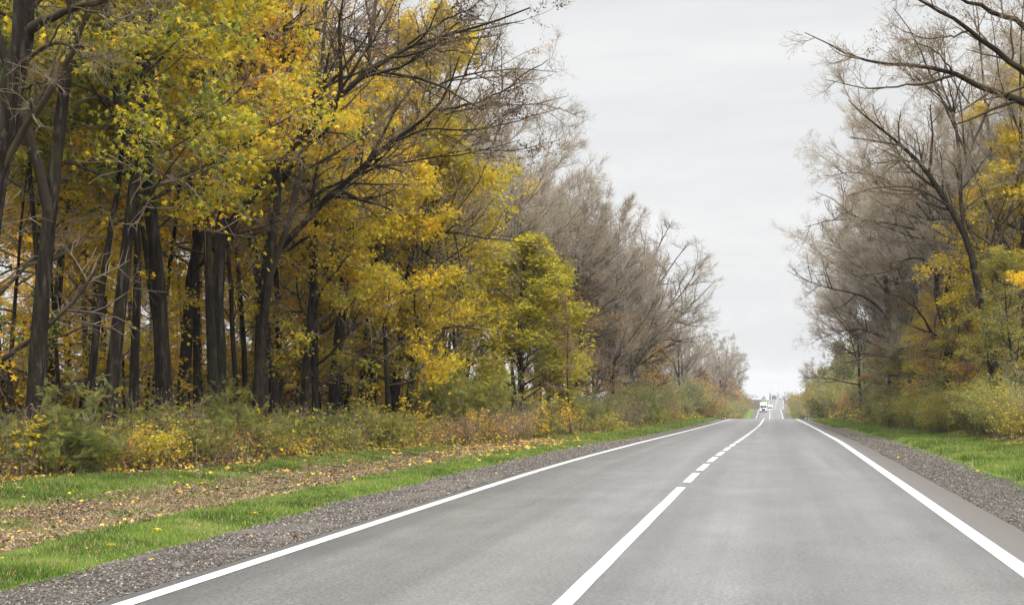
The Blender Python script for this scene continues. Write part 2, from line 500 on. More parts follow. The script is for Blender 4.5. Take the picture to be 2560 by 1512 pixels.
def ground_mat():
    m, t, b = mat('verge_ground')
    geo = t.nodes.new('ShaderNodeNewGeometry'); P = geo.outputs['Position']
    at = t.nodes.new('ShaderNodeAttribute'); at.attribute_name = 'cover'
    sp = t.nodes.new('ShaderNodeSeparateXYZ'); t.links.new(at.outputs['Vector'], sp.inputs[0])
    n1 = noise(t, 7, 5, .7, P); n2 = noise(t, 45, 4, .75, P); n3 = noise(t, .5, 3, .6, P)
    g = ramp_out(t, math_(t, 'ADD', math_(t, 'MULTIPLY', n2.outputs[0], .6), math_(t, 'MULTIPLY', n3.outputs[0], .4)), [(.3, (.045, .065, .014)), (.5, (.10, .16, .022)), (.7, (.17, .23, .04))])
    l = ramp_out(t, n2.outputs[0], [(.3, (.05, .035, .02)), (.5, (.15, .105, .06)), (.68, (.27, .19, .11))])
    s = ramp_out(t, n1.outputs[0], [(.3, (.022, .016, .010)), (.6, (.06, .042, .026)), (.75, (.13, .08, .03))])
    fl = ramp_out(t, n3.outputs[0], [(.3, (.09, .10, .03)), (.7, (.18, .15, .07))])
    def thr(v):
        x = math_(t, 'ADD', v, math_(t, 'MULTIPLY', math_(t, 'SUBTRACT', n1.outputs[0], .5), 1.4))
        return math_(t, 'MULTIPLY', math_(t, 'SUBTRACT', x, .35), 3.3, True)
    c = mixc(t, thr(sp.outputs[0]), fl, g)
    c = mixc(t, thr(sp.outputs[1]), c, l)
    c = mixc(t, thr(sp.outputs[2]), c, s)
    t.links.new(c, b.inputs['Base Color'])
    bp = t.nodes.new('ShaderNodeBump'); bp.inputs['Strength'].default_value = .8; bp.inputs['Distance'].default_value = .05
    t.links.new(n2.outputs[0], bp.inputs['Height']); t.links.new(bp.outputs[0], b.inputs['Normal'])
    b.inputs['Roughness'].default_value = .95; b.inputs['Specular IOR Level'].default_value = .1
    return m

# ------------------------------------------------------------------ ground, road, shoulders
def lines(*segs):
    out = []
    for a, b, s in segs:
        out.append(np.arange(a, b, s))
    return np.unique(np.round(np.concatenate(out + [[segs[-1][1]]]), 3))

# cover weights (green, litter, forest floor)
def cover(u, y):
    sl = shrub_l(y); sr = shrub_r(y)
    green = np.ones_like(u)
    fade = 1 - sstep(40, 66, y)
    lit = sstep(-6.3, -6.8, u) * sstep(-10.3, -9.6, u) * fade
    lit2 = sstep(8.6, 9.8, u) * 0.8
    soil = np.maximum(sstep(sl + .5, sl - .3, u), sstep(sr - .5, sr + .3, u))
    far = sstep(38, 60, np.abs(u))
    return np.stack([np.clip(green - far, 0, 1), np.maximum(lit, lit2 * (1 - far)), soil * (1 - far)], -1)

ul = lines((-1500, -300, 200), (-300, -60, 30), (-60, -18, 2.5), (-18, -4, .2), (-4, 5, .8), (5, 13, .2), (13, 60, 3), (60, 300, 40), (300, 1500, 200))
yl = lines((-60, 4, 4), (4, 60, .3), (60, 180, 1.2), (180, 900, 6), (900, 2500, 100))
UU, YY = np.meshgrid(ul, yl)
XX = UU + mid(YY)
ZZ = ground_z(XX, YY)
nx, ny = len(ul), len(yl)
def gridf(nx, ny):
    i = (np.arange(ny - 1)[:, None] * nx + np.arange(nx - 1)[None]).ravel()
    return np.stack([i, i + 1, i + nx + 1, i + nx], -1)
g = obj('ground', mesh('ground', np.stack([XX, YY, ZZ], -1), [gridf(nx, ny)], ground_mat(), smooth=True, cover=cover(UU, YY).reshape(-1, 3)))
tag(g, kind='structure')

ry = np.unique(np.concatenate([lines((-60, 4, 8), (4, 180, 1.0), (180, 820, 4), (820, 2400, 20))]))
def strip(name, ua, ub, dz, mt, parent=None, ys=ry, n=1, zf=None, tint=None):
    us = np.linspace(0, 1, n + 1)
    fa = ua if callable(ua) else (lambda y: np.full_like(y, ua))
    fb = ub if callable(ub) else (lambda y: np.full_like(y, ub))
    a = fa(ys)[:, None]; b_ = fb(ys)[:, None]
    U = a + (b_ - a) * us[None]
    Y = np.broadcast_to(ys[:, None], U.shape)
    zr = np.interp(ys, ry, prof(ry)); mr = np.interp(ys, ry, mid(ry))
    X = U + mr[:, None]
    Z = (zr[:, None] + dz + 0 * U) if zf is None else zf(X, Y, U)
    t = None if tint is None else tint(U, Y).ravel()
    return mesh(name, np.stack([X, Y, Z], -1), [gridf(n + 1, len(ys))], mt, tint=t)

ASPH = asphalt(); PAINT = paint(); GRAV = gravel_mat()
# pavement slab: top sheet plus side faces
def pavement():
    cols = np.array([-3.76, -3.75, -2, 0, 2, 3.55, 3.68, 4.13, 4.15])
    dz = np.array([-.12, 0, 0, 0, 0, 0, 0, 0, -.12])
    tin = np.array([0, 0, 0, 0, 0, 0, 1, 1, 1])
    U = np.broadcast_to(cols, (len(ry), len(cols))).copy()
    wob = 0.03 * vnoise(ry, ry * 0, 1.3, 4) + .03 * vnoise(ry, ry * 0, 4.1, 6)
    U[:, -1] += wob; U[:, -2] += wob
    nearw = 1 - sstep(60, 120, ry) * .4
    U[:, -1] = 3.7 + (U[:, -1] - 3.7) * nearw; U[:, -2] = 3.69 + (U[:, -2] - 3.69) * nearw
    X = U + mid(ry)[:, None]; Y = np.broadcast_to(ry[:, None], U.shape)
    Z = prof(ry)[:, None] + dz[None]
    T = np.broadcast_to(tin, U.shape)
    return mesh('road', np.stack([X, Y, Z], -1), [gridf(len(cols), len(ry))], ASPH, tint=T.ravel())
road = tag(obj('road', pavement()), kind='structure')
el_ = lambda y: -3.55 + .0 * y
obj('edge_line', strip('edge_line', -3.62, -3.46, .004, PAINT, n=1), road)
obj('edge_line', strip('edge_line', 3.43, 3.61, .004, PAINT, n=1), road)
# centre line: solid, then 3 m dashes with 1 m gaps, then solid over the crest and beyond
co = pchip([-80, 0, 30, 110, 6000], [-.28, -.28, -.24, 0, 0])
pieces = [(-60, 24.0)]
y = 25.35
while y < 92:
    pieces.append((y, y + 3.05)); y += 4.1
pieces += [(y + .2, 780)]
mbc = MB()
for a, b in pieces:
    ys = np.unique(np.concatenate([[a], ry[(ry > a) & (ry < b)], [b]]))
    zr = np.interp(ys, ry, prof(ry)); mr = np.interp(ys, ry, mid(ry)); c = co(ys)
    wv = .005 * vnoise(ys, ys * 0, .8, 2)
    V = np.stack([np.stack([mr + c - .075 + wv, ys, zr + .004], -1), np.stack([mr + c + .075 + wv, ys, zr + .004], -1)], 1)
    mbc.add(V.reshape(-1, 3), [gridf(2, len(ys))])
obj('centre_line', mbc.mesh('centre_line', PAINT), road)

def gz(X, Y, U):
    return gravel_z(X, Y) + (.010 * vnoise(X, Y, .35, 11) + .012 * vnoise(X, Y, 1.2, 12)) * sstep(3.7, 4.4, np.abs(U)) - .05 * sstep(0, 1, (3.9 - np.abs(U)) / .1)
yg = lines((-10, 4, 2), (4, 60, .3), (60, 180, 1.2), (180, 820, 6))
for nm, ua, ub in (('gravel_shoulder', -3.74, -6.2), ('gravel_shoulder', 3.72, 6.9)):
    if ub > 0:
        me = strip(nm, lambda y: 4.14 - .18 * sstep(60, 120, y), ub, 0, GRAV, ys=yg, n=18, zf=lambda X, Y, U: gravel_z(X, Y) + .014 * vnoise(X, Y, .35, 11) + .012 * vnoise(X, Y, 1.2, 12) - .03)
    else:
        me = strip(nm, ua, ub, 0, GRAV, ys=yg, n=14, zf=lambda X, Y, U: gravel_z(X, Y) + (.014 * vnoise(X, Y, .35, 11) + .012 * vnoise(X, Y, 1.2, 12)) * sstep(3.75, 4.1, np.abs(U)) - .006)
    tag(obj(nm, me), kind='structure')

rng = np.random.default_rng(7)
# loose stones on the shoulders
def stones(n, ua, ub, ya, yb, seed):
    r = np.random.default_rng(seed)
    y = ya * (yb / ya) ** (r.random(n) ** .8)
    u = ua + (ub - ua) * r.random(n)
    x = u + mid(y)
    z = gravel_z(x, y) + .004
    s = (.004 + .014 * r.random(n) ** 4) * (1 + y / 90)
    O = np.array([[1, 0, 0], [0, 1, 0], [-1, 0, 0], [0, -1, 0], [0, 0, 1], [0, 0, -1]], float)
    V = O[None] * (1 + .35 * r.normal(size=(n, 6, 1))) * s[:, None, None]
    V[:, :, 2] *= .7
    a = r.random(n) * 6.28; c, d = np.cos(a), np.sin(a)
    X = V[:, :, 0] * c[:, None] - V[:, :, 1] * d[:, None]; Y = V[:, :, 0] * d[:, None] + V[:, :, 1] * c[:, None]
    V = np.stack([X, Y, V[:, :, 2]], -1) + np.stack([x, y, z], -1)[:, None]
    F = np.array([[0, 1, 4], [1, 2, 4], [2, 3, 4], [3, 0, 4], [1, 0, 5], [2, 1, 5], [3, 2, 5], [0, 3, 5]])
    return V.reshape(-1, 3), (F[None] + 6 * np.arange(n)[:, None, None]).reshape(-1, 3), np.repeat(r.random(n) ** 1.3, 6)
mb = MB()
for args in ((70000, -3.85, -5.6, 9, 60, 1), (40000, 4.2, 6.1, 11, 70, 2)):
    V, F, T = stones(*args); mb.add(V, [F], T)
tag(obj('gravel', mb.mesh('gravel', stone_mat())), 'loose crushed stones scattered over both shoulders', 'gravel', kind='stuff')

# ------------------------------------------------------------------ grass blades
def blades(P, h, wd, r, bend=.5):
    n = len(P)
    a = r.random(n) * 6.283; b = r.random(n) * 6.283
    s = np.stack([np.cos(a), np.sin(a), 0 * a], -1) * wd[:, None] / 2
    tip = np.stack([np.cos(b) * h * bend * r.random(n), np.sin(b) * h * bend * r.random(n), h], -1)
    V = np.stack([P - s, P + s, P + tip], 1)
    return V.reshape(-1, 3), np.arange(3 * n).reshape(-1, 3)
def scatter(n, ua, ub, ya, yb, r, power=1.0, dens=None):
    y = ya * (yb / ya) ** (r.random(n) ** power)
    fa = ua(y) if callable(ua) else ua; fb = ub(y) if callable(ub) else ub
    u = fa + (fb - fa) * r.random(n)
    if dens is not None:
        k = r.random(n) < dens(u, y); u, y = u[k], y[k]
    x = u + mid(y)
    return np.stack([x, y, ground_z(x, y)], -1), u, y
r = np.random.default_rng(11)
mb = MB()
for n, ua, ub, ya, yb, h0, dn in (
    (230000, -5.0, -7.35, 9, 75, .05, lambda u, y: np.clip((6.5 + .03 * (y - 12) + u + .3 * vnoise(u, y, .8, 34)) / .4, 0, 1)),
    (150000, -6.6, -10.0, 10, 50, .045, lambda u, y: np.clip(.18 + .8 * vnoise(u, y, .8, 31), 0, 1)),
    (190000, -9.3, lambda y: shrub_l(y) - .3, 16, 70, .075, lambda u, y: np.clip((-9.6 - u + .5 * vnoise(u, y, .8, 35)) / .5 + sstep(30, 50, y), 0, 1)),
    (60000, -5.0, lambda y: shrub_l(y) - .3, 55, 160, .12, None),
    (170000, 5.9, lambda y: shrub_r(y) + .2, 18, 110, .11, lambda u, y: np.clip(1.25 - (u - 7.6) / 2.6 + .5 * vnoise(u, y, 1.1, 36), .12, 1)),
    (30000, 5.0, lambda y: shrub_r(y) + .2, 100, 160, .15, None),
    (9000, -4.3, -5.1, 9, 50, .05, lambda u, y: np.clip(vnoise(u, y, .8, 33) * 1.6 - .5, 0, 1)),
):
    P, u, y = scatter(n, ua, ub, ya, yb, r, dens=dn)
    if ub == -7.35 or ua == 5.9:
        edge = np.where(u < 0, grav_l(y), 6.0)
        wob = 0.16 * vnoise(P[:, 0], P[:, 1], 1.9, 7) + 0.09 * vnoise(P[:, 0], P[:, 1], .55, 8)
        dd = np.abs(u) - edge + wob
        keep = r.random(len(P)) < sstep(-.25, .12, dd)
        P, u, y = P[keep], u[keep], y[keep]
    tall = 1 + .5 * vnoise(P[:, 0], P[:, 1], .6, 21)
    h = h0 * tall * r.uniform(.5, 1.3, len(P))
    V, F = blades(P, h, r.uniform(.006, .013, len(P)) * (1 + y / 45), r, .9)
    t = np.clip(.42 + .3 * vnoise(P[:, 0], P[:, 1], .9, 22) + .15 * vnoise(P[:, 0], P[:, 1], .3, 23) + r.normal(0, .2, len(P)), 0, 1)
    t = np.where(r.random(len(P)) < .10 + .12 * np.clip(vnoise(P[:, 0], P[:, 1], .7, 24), 0, 1), 1.2, t)
    mb.add(V, [F], np.repeat(t, 3))
tag(obj('grass', mb.mesh('grass', GRASS)), 'short bright green grass on both verges beside the gravel', 'grass', kind='stuff')
mb = MB()
for n, ua, ub, ya, yb in ((110000, -6.6, -10.1, 10, 62), (30000, 8.0, 10.8, 22, 90), (12000, -5.2, -11, 9, 60)):
    P, u, y = scatter(n, ua, ub, ya, yb, r, dens=lambda u, y: np.clip(.55 + .9 * vnoise(u, y, .8, 41), 0.05, 1) * np.clip(1 - (y - 45) / 30, 0, 1))
    cl = np.clip(vnoise(P[:, 0], P[:, 1], .5, 42), 0, 1)
    h = (.035 + .14 * cl) * r.uniform(.4, 1.2, len(P))
    V, F = blades(P, h, r.uniform(.004, .009, len(P)) * (1 + y / 45), r, 1.4)
    mb.add(V, [F], np.repeat(r.random(len(P)), 3))
tag(obj('dry_grass', mb.mesh('dry_grass', DRY)), 'straw coloured dry grass tufts in the shallow ditch', 'grass', kind='stuff')

# ------------------------------------------------------------------ leaves
def maple_template():
    tips = [(90, 1.0), (28, .92), (-38, .62), (218, .62), (152, .92)]
    ang = [90, 28, -38, 218, 152]
    order = [(-38, .62), (28, .92), (90, 1.0), (152, .92), (218, .62)]
    V = [(0, 0, 0.06)]
    notch = [-88, -4, 58, 122, 184, 268]
    nr = [.16, .42, .40, .40, .42, .16]
    for a, q in zip(notch, nr): V.append((q * math.cos(R(a)), q * math.sin(R(a)), 0.02))
    for a, q in order: V.append((q * math.cos(R(a)), q * math.sin(R(a)), -.18))
    F = [[0, 1 + k, 7 + k, 2 + k] for k in range(5)]
    return np.array(V), np.array(F)
def quad_template():
    return np.array([(-.1, -1, 0), (.62, 0, .12), (.05, 1, -.1), (-.62, 0, .12)], float), np.array([[0, 1, 2, 3]])
def tri_template():
    return np.array([(-.15, -.9, 0), (.75, .1, .1), (0, 1., -.12), (-.6, .3, .1)], float), np.array([[0, 1, 2, 3]])
MT, QT = maple_template(), quad_template()
def place(tmpl, P, size, r, flat=.6, droop=.0):
    """copies of a leaf at P with mostly upward, jittered normals"""
    T, F = tmpl
    n = len(P)
    nrm = unit(r.normal(size=(n, 3)) * (1 - flat) + np.array([0, 0, 1.]) * flat * r.choice([1, 1, 1, .4], n)[:, None])
    a = unit(np.cross(nrm, r.normal(size=(n, 3)))); b = np.cross(nrm, a)
    V = P[:, None] + size[:, None, None] * (T[None, :, 0:1] * a[:, None] + T[None, :, 1:2] * b[:, None] + T[None, :, 2:3] * nrm[:, None])
    if droop: V[:, :, 2] -= droop * size[:, None] * np.abs(T[None, :, 1])
    return V.reshape(-1, 3), (F[None] + len(T) * np.arange(n)[:, None, None]).reshape(-1, F.shape[1]), len(T)

r = np.random.default_rng(23)
mb = MB()   # fallen leaves
for n, ua, ub, ya, yb, s0, tt, tmp, dn in (
    (1300, -6.6, -10.0, 10, 55, .044, (.60, .14), MT, None),
    (5000, -6.6, -10.0, 10, 55, .042, (.86, .08), MT, None),
    (90000, -6.6, -10.1, 10, 60, .018, (.86, .09), QT, lambda u, y: np.clip(.7 + .8 * vnoise(u, y, .9, 51), 0.1, 1)),
    (450, -5.3, -7.1, 9, 60, .05, (.60, .10), MT, lambda u, y: .12 + .5 * sstep(30, 50, y)),
    (5200, -6.0, lambda y: shrub_l(y) - .8, 30, 85, .075, (.60, .10), MT, lambda u, y: sstep(28, 44, y) * np.clip(.5 + .7 * vnoise(u, y, 1.5, 52), 0, 1)),
    (700, -9.6, lambda y: shrub_l(y) - .8, 16, 40, .045, (.62, .12), MT, None),
    (3500, lambda y: shrub_l(y) + .4, lambda y: shrub_l(y) - 1.2, 17, 80, .07, (.66, .14), MT, None),
    (16000, 8.8, lambda y: shrub_r(y) + .8, 22, 120, .06, (.72, .10), QT, None),
    (2500, 6.0, 9.5, 20, 90, .06, (.66, .12), MT, lambda u, y: np.clip((u - 5.6) / 4, .03, 1)),
    (10, -3.9, -5.0, 9, 60, .05, (.60, .1), MT, None),
    (8, 4.3, 6, 12, 60, .05, (.60, .1), MT, None),
):
    P, u, y = scatter(n, ua, ub, ya, yb, r, dens=dn)
    P[:, 2] = np.maximum(P[:, 2], np.where((u > -5.3) & (u < 6.3), gravel_z(P[:, 0], y), -99)) + r.uniform(.01, .05, len(P))
    V, F, k = place(tmp, P, s0 * r.uniform(.6, 1.3, len(P)) * (1 + y / 160), r, .75)
    mb.add(V, [F], np.repeat(np.clip(r.normal(tt[0], tt[1], len(P)), 0, 1), k))
def litter_mat():
    m, t, b = mat('dead_leaves')
    at = t.nodes.new('ShaderNodeAttribute'); at.attribute_name = 'tint'
    t.links.new(ramp_out(t, at.outputs['Fac'], [(.40, (.62, .50, .06)), (.55, (.66, .44, .05)), (.66, (.52, .25, .05)), (.74, (.30, .22, .13)), (.82, (.25, .19, .13)), (.90, (.13, .09, .06)), (1, (.07, .045, .03))]), b.inputs['Base Color'])
    return m
ll = tag(obj('leaf_litter', mb.mesh('leaf_litter', litter_mat()), color=(.5, 1, .0, 1)), 'fallen yellow, orange and brown leaves scattered over the verges', 'leaf litter', kind='stuff')

# ------------------------------------------------------------------ branching
def grow(start, d, length, K, wob, up, r):
    n = len(start)
    P = np.empty((n, K, 3)); P[:, 0] = start
    d = unit(d)
    for k in range(1, K):
        d = d + r.normal(0, wob, (n, 3)); d[:, 2] += up
        d = unit(d)
        P[:, k] = P[:, k - 1] + d * (length / (K - 1))[:, None]
    return P
def spawn(P, Rr, nper, t0, t1, ang, lenf, r, K, wob, up, rf=.5, rmin=.003, taper=.35, lmin=0.1, fall=.6, flat=0.0):
    n, KK, _ = P.shape
    if isinstance(nper, int): idx = np.repeat(np.arange(n), nper)
    else: idx = np.repeat(np.arange(n), nper)
    m = len(idx)
    t = t0 + (t1 - t0) * r.random(m)
    s = t * (KK - 1); i = np.minimum(s.astype(int), KK - 2); fr = (s - i)[:, None]
    pos = P[idx, i] * (1 - fr) + P[idx, i + 1] * fr
    tan = unit(P[idx, i + 1] - P[idx, i])
    rad = Rr[idx, i] * (1 - fr[:, 0]) + Rr[idx, i + 1] * fr[:, 0]
    plen = np.linalg.norm(P[:, -1] - P[:, 0], axis=-1)[idx]
    v = r.normal(size=(m, 3)); v[:, 2] *= (1 - flat)
    v = unit(v - tan * (v * tan).sum(-1, keepdims=True))
    a = np.radians(r.uniform(ang[0], ang[1], m))[:, None]
    d = tan * np.cos(a) + v * np.sin(a)
    ln = np.maximum(plen * lenf * (1 - fall * t) * r.uniform(.65, 1.3, m), lmin)
    Q = grow(pos, d, ln, K, wob, up, r)
    r0 = np.maximum(np.minimum(rad * .85, ln * .018 + rad * rf * .25), rmin)
    prof_ = np.linspace(1, taper, K)
    return Q, r0[:, None] * prof_[None], idx
def tcol(Rr):  # thin wood is paler
    return np.clip(1.0 - Rr[:, :1] / .045, 0, .95) * np.ones_like(Rr)

def wood(mainP, mainR, r, spec, leaf=None, trunk_first=True):
    """mainP: list of polylines (first is the trunk). returns meshes trunk, branches, leaves"""
    mt = MB()
    for P, Q in zip(mainP[:1], mainR[:1]):
        mt.tubes(P[None], Q[None], 12)
    mbr = MB()
    for P, Q in zip(mainP[1:], mainR[1:]):
        mbr.tubes(P[None], Q[None], 7, tcol(Q[None]) * .5)
    lv = spec['levels']
    P, Rr = spec['seedP'], spec['seedR']
    # resample seeds to one shape
    cur, cr_ = P, Rr
    allP = []
    for k, L_ in enumerate(lv):
        Q, qr, idx = spawn(cur, cr_, L_['n'], L_.get('t0', .2), L_.get('t1', 1.0), L_['ang'], L_['len'], r, L_['K'], L_['wob'], L_['up'],
                      rmin=L_.get('rmin', .003), lmin=L_.get('lmin', .1), fall=L_.get('fall', .5), flat=L_.get('flat', 0))
        mbr.tubes(Q, qr, L_.get('sides', 3), tcol(qr))
        allP.append((Q, qr, idx))
        cur, cr_ = Q, qr
    ml = None
    if leaf:
        ml = MB()
        for lf in (leaf if isinstance(leaf, list) else [leaf]):
            Q = allP[lf['on']][0]
            m = len(Q)
            z = Q[:, -1, 2]
            keep = np.ones(m, bool)
            if 'z' in lf: keep &= (z > lf['z'][0]) & (z < lf['z'][1])
            cx = vnoise(Q[:, -1, 0] + .7 * Q[:, -1, 2], Q[:, -1, 1] + 1.3 * Q[:, -1, 2], lf.get('cs', 1.3), 61 + lf.get('seed', 0))
            keep &= cx > lf.get('gap', -.4)
            Q = Q[keep]
            if not len(Q): continue
            n = lf['n']
            idx = np.repeat(np.arange(len(Q)), n)
            t = r.random(len(idx)) ** .7 * (Q.shape[1] - 1)
            i = np.minimum(t.astype(int), Q.shape[1] - 2); fr = (t - i)[:, None]
            P = Q[idx, i] * (1 - fr) + Q[idx, i + 1] * fr + r.normal(0, lf.get('spread', .12), (len(idx), 3)) * np.array([1, 1, .55])
            s = lf['size'] * r.uniform(.6, 1.25, len(P))
            V, F, k = place(lf['tmp'], P, s, r, lf.get('flat', .5), .25)
            base = r.normal(.5, .22, len(P)) + .35 * (r.random(len(Q))[idx] - .5) + lf.get('tint', 0)
            ml.add(V, [F], np.repeat(np.clip(base, 0, 1), k))
        ml = ml.mesh('foliage', LEAF) if ml.V else None
    return mt.mesh('trunk', BARK, True), mbr.mesh('branches', TWIG), ml

def resamp(P, Rr, K):
    P = np.asarray(P, float); Rr = np.asarray(Rr, float)
    s = np.concatenate([[0], np.cumsum(np.linalg.norm(np.diff(P, axis=0), axis=1))])
    t = np.linspace(0, s[-1], K)
    return np.stack([np.interp(t, s, P[:, k]) for k in range(3)], -1), np.interp(t, s, Rr)

def trunk_line(r, H, r0, lean=(0, 0), K=16, wob=.03, flare=1.35, top=.05):
    d0 = np.array([[lean[0], lean[1], 1.0]])
    P = grow(np.zeros((1, 3)), d0, np.array([H]), K, wob, .03, r)[0]
    P[0, 2] = -.3
    t = np.linspace(0, 1, K)
    Q = r0 * (1 - (1 - top) * t ** .9)
    Q[0] *= flare; Q[1] *= 1.04
    return P, Q

def auto_tree(seed, H, r0, start, nl, llen, lang, levels, leaf=None, lean=(0, 0), bias=0.0, limb_up=.05, limb_wob=.09, flare=1.35, top=.05, fork=0):
    r = np.random.default_rng(seed)
    TP, TR = trunk_line(r, H, r0, lean, flare=flare, top=top)
    mains, mr = [TP], [TR]
    for _ in range(fork):      # big upright forks
        t = r.uniform(.3, .5); i = int(t * 15)
        a = r.random() * 6.28
        d = np.array([[math.cos(a) * .55, math.sin(a) * .55, 1]])
        Q = grow(TP[i][None], d, np.array([H * (1 - t) * .95]), 12, .07, .06, r)[0]
        mains.append(Q); mr.append(np.linspace(TR[i] * .8, .02, 12))
    KK = 16
    seeds = [resamp(p, q, KK) for p, q in zip(mains, mr)]
    SP = np.stack([s[0] for s in seeds]); SR = np.stack([s[1] for s in seeds])
    n_each = np.full(len(SP), max(3, nl // len(SP))) if fork else np.array([nl])
    # limbs
    idx = np.repeat(np.arange(len(SP)), n_each)
    t0 = np.where(idx == 0, start, .15)
    t = t0 + (1 - t0) * (np.concatenate([(np.arange(k) + r.random(k)) / k for k in n_each]))
    t = np.clip(t, 0, .995)
    s = t * (KK - 1); i = np.minimum(s.astype(int), KK - 2); fr = (s - i)[:, None]
    pos = SP[idx, i] * (1 - fr) + SP[idx, i + 1] * fr
    tan = unit(SP[idx, i + 1] - SP[idx, i])
    rad = SR[idx, i]
    az = np.cumsum(np.full(len(t), 2.4)) + r.normal(0, .5, len(t))
    v = np.stack([np.cos(az), np.sin(az), 0 * az], -1)
    v = unit(v - tan * (v * tan).sum(-1, keepdims=True))
    a = np.radians(r.uniform(lang[0], lang[1], len(t)) * (1 - .35 * (t - t0) / (1 - t0)))[:, None]
    d = unit(tan * np.cos(a) + v * np.sin(a) + bias * np.array([1., 0, .15]))
    ln = (1 + .75 * bias * np.clip(d[:, 0], -1, 1)) * llen * (1 - .62 * ((t - t0) / (1 - t0)) ** 1.5) * r.uniform(.82, 1.12, len(t))
    Q = grow(pos, d, ln, 9, limb_wob, limb_up, r)
    r1 = np.minimum(rad * .62, .012 + ln * .0125)
    QR = r1[:, None] * np.linspace(1, .25, 9)[None]
    mr2 = mr + list(QR); mains2 = mains + list(Q)
    return wood(mains2, mr2, r, dict(levels=levels, seedP=Q, seedR=QR), leaf)

NEAR_BARE = [dict(n=9, ang=(30, 65), len=.50, K=6, wob=.13, up=.05, sides=4, t0=.15, rmin=.008),
             dict(n=7, ang=(30, 70), len=.50, K=5, wob=.15, up=.05, sides=3, t0=.1, rmin=.005),
             dict(n=6, ang=(25, 65), len=.55, K=4, wob=.16, up=.04, sides=3, t0=.1, rmin=.0035, lmin=.3),
             dict(n=3, ang=(25, 60), len=.6, K=2, wob=.1, up=.05, sides=3, t0=.2, rmin=.0028, lmin=.2)]
FAR_BARE = [dict(n=8, ang=(28, 60), len=.50, K=4, wob=.12, up=.06, sides=3, t0=.15, rmin=.02),
            dict(n=7, ang=(28, 65), len=.52, K=3, wob=.14, up=.06, sides=3, t0=.1, rmin=.013),
            dict(n=6, ang=(25, 60), len=.6, K=2, wob=.1, up=.05, sides=3, t0=.1, rmin=.009, lmin=.5)]
MAPLE_L = [dict(n=8, ang=(35, 65), len=.55, K=5, wob=.12, up=.01, sides=4, t0=.2, rmin=.006, flat=.5),
           dict(n=6, ang=(35, 70), len=.6, K=4, wob=.14, up=-.01, sides=3, t0=.15, rmin=.004, lmin=.35, flat=.4)]

V_ = {}
# tall bare trees
for k, (H, r0, st, nl, ll_, ang, fork) in enumerate([(20, .31, .30, 20, 8.0, (45, 75), 2), (21, .29, .34, 22, 7.2, (40, 65), 1), (19, .30, .26, 20, 8.5, (45, 75), 3), (18, .24, .32, 22, 6.5, (40, 65), 1)]):
    lf = None
    if k == 1: lf = dict(on=2, n=3, size=.055, tmp=QT, z=(5, 15), gap=.15, cs=2.2, spread=.12, tint=.1)
    if k == 2: lf = dict(on=2, n=3, size=.07, tmp=QT, z=(4, 13), gap=.3, cs=2.5, spread=.12, tint=.1)
    V_['bare%d' % k] = auto_tree(100 + k, H, r0, st, nl, ll_, ang, NEAR_BARE, lf, fork=fork, lean=((.02, 0), (-.03, .02), (.03, -.03), (0, .03))[k])
# tall trees with a high light crown, for the front row
TALL = [dict(n=6, ang=(30, 65), len=.48, K=6, wob=.13, up=.05, sides=4, t0=.25, rmin=.008), dict(n=5, ang=(30, 70), len=.5, K=4, wob=.15, up=.05, sides=3, t0=.1, rmin=.005),
        dict(n=5, ang=(25, 65), len=.55, K=3, wob=.16, up=.04, sides=3, t0=.1, rmin=.0035, lmin=.3)]
for k, (H, r0, st, nl, ll_) in enumerate([(20, .215, .55, 9, 6.0), (21, .185, .58, 10, 6.0), (19, .19, .5, 9, 6.5)]):
    V_['tall%d' % k] = auto_tree(150 + k, H, r0, st, nl, ll_, (40, 65), TALL, dict(on=1, n=6, size=.05, tmp=QT, gap=.0, cs=1.6, spread=.12, tint=.2), fork=1, lean=((.02, 0), (-.03, .02), (.03, -.03))[k])
# stand trees: upward fanning, very twiggy
STAND = [dict(n=10, ang=(22, 50), len=.46, K=5, wob=.10, up=.09, sides=3, t0=.15, rmin=.013),
         dict(n=9, ang=(22, 52), len=.5, K=4, wob=.11, up=.09, sides=3, t0=.08, rmin=.009),
         dict(n=7, ang=(20, 50), len=.55, K=3, wob=.11, up=.07, sides=3, t0=.1, rmin=.0055, lmin=.45)]
for k, (H, r0, st, nl, ll_, fk) in enumerate([(16, .20, .18, 30, 6.4, 2), (17, .18, .22, 30, 5.9, 1), (15, .20, .15, 32, 6.5, 3), (16, .19, .14, 32, 6.0, 2)]):
    V_['stand%d' % k] = auto_tree(170 + k, H, r0, st, nl, ll_, (45, 80), STAND, (dict(on=1, n=5, size=.06, tmp=QT, z=(2, 9), gap=.1, cs=2.2, spread=.15, tint=.1) if k in (1, 2) else None), fork=fk, limb_up=.07, bias=.45, limb_wob=.11)
# leafy maples of the understorey
for k, (H, r0, st, nl, ll_) in enumerate([(12.5, .17, .22, 24, 4.0), (10, .13, .20, 20, 3.5), (14, .20, .30, 26, 4.2), (11, .15, .16, 22, 4.2)]):
    V_['maple%d' % k] = auto_tree(200 + k, H, r0, st, nl, ll_, (60, 85), MAPLE_L, dict(on=1, n=20, size=.09, tmp=MT, gap=-.52 + .1 * k, cs=1.4, spread=.17, seed=k), limb_up=.02, lean=(.03 * (k - 1), .02))
for k, (H, r0, st, nl, ll_) in enumerate([(14.5, .10, .36, 24, 4.2), (13, .09, .40, 22, 3.9), (16, .12, .36, 28, 4.4), (12.5, .10, .42, 20, 4.4)]):
    V_['hmaple%d' % k] = auto_tree(250 + k, H, r0, st, nl, ll_, (60, 85), MAPLE_L, dict(on=1, n=20, size=.09, tmp=MT, gap=-.45 + .08 * k, cs=1.4, spread=.17, seed=k + 2), limb_up=.01, lean=(.03 * (k - 1), .02))
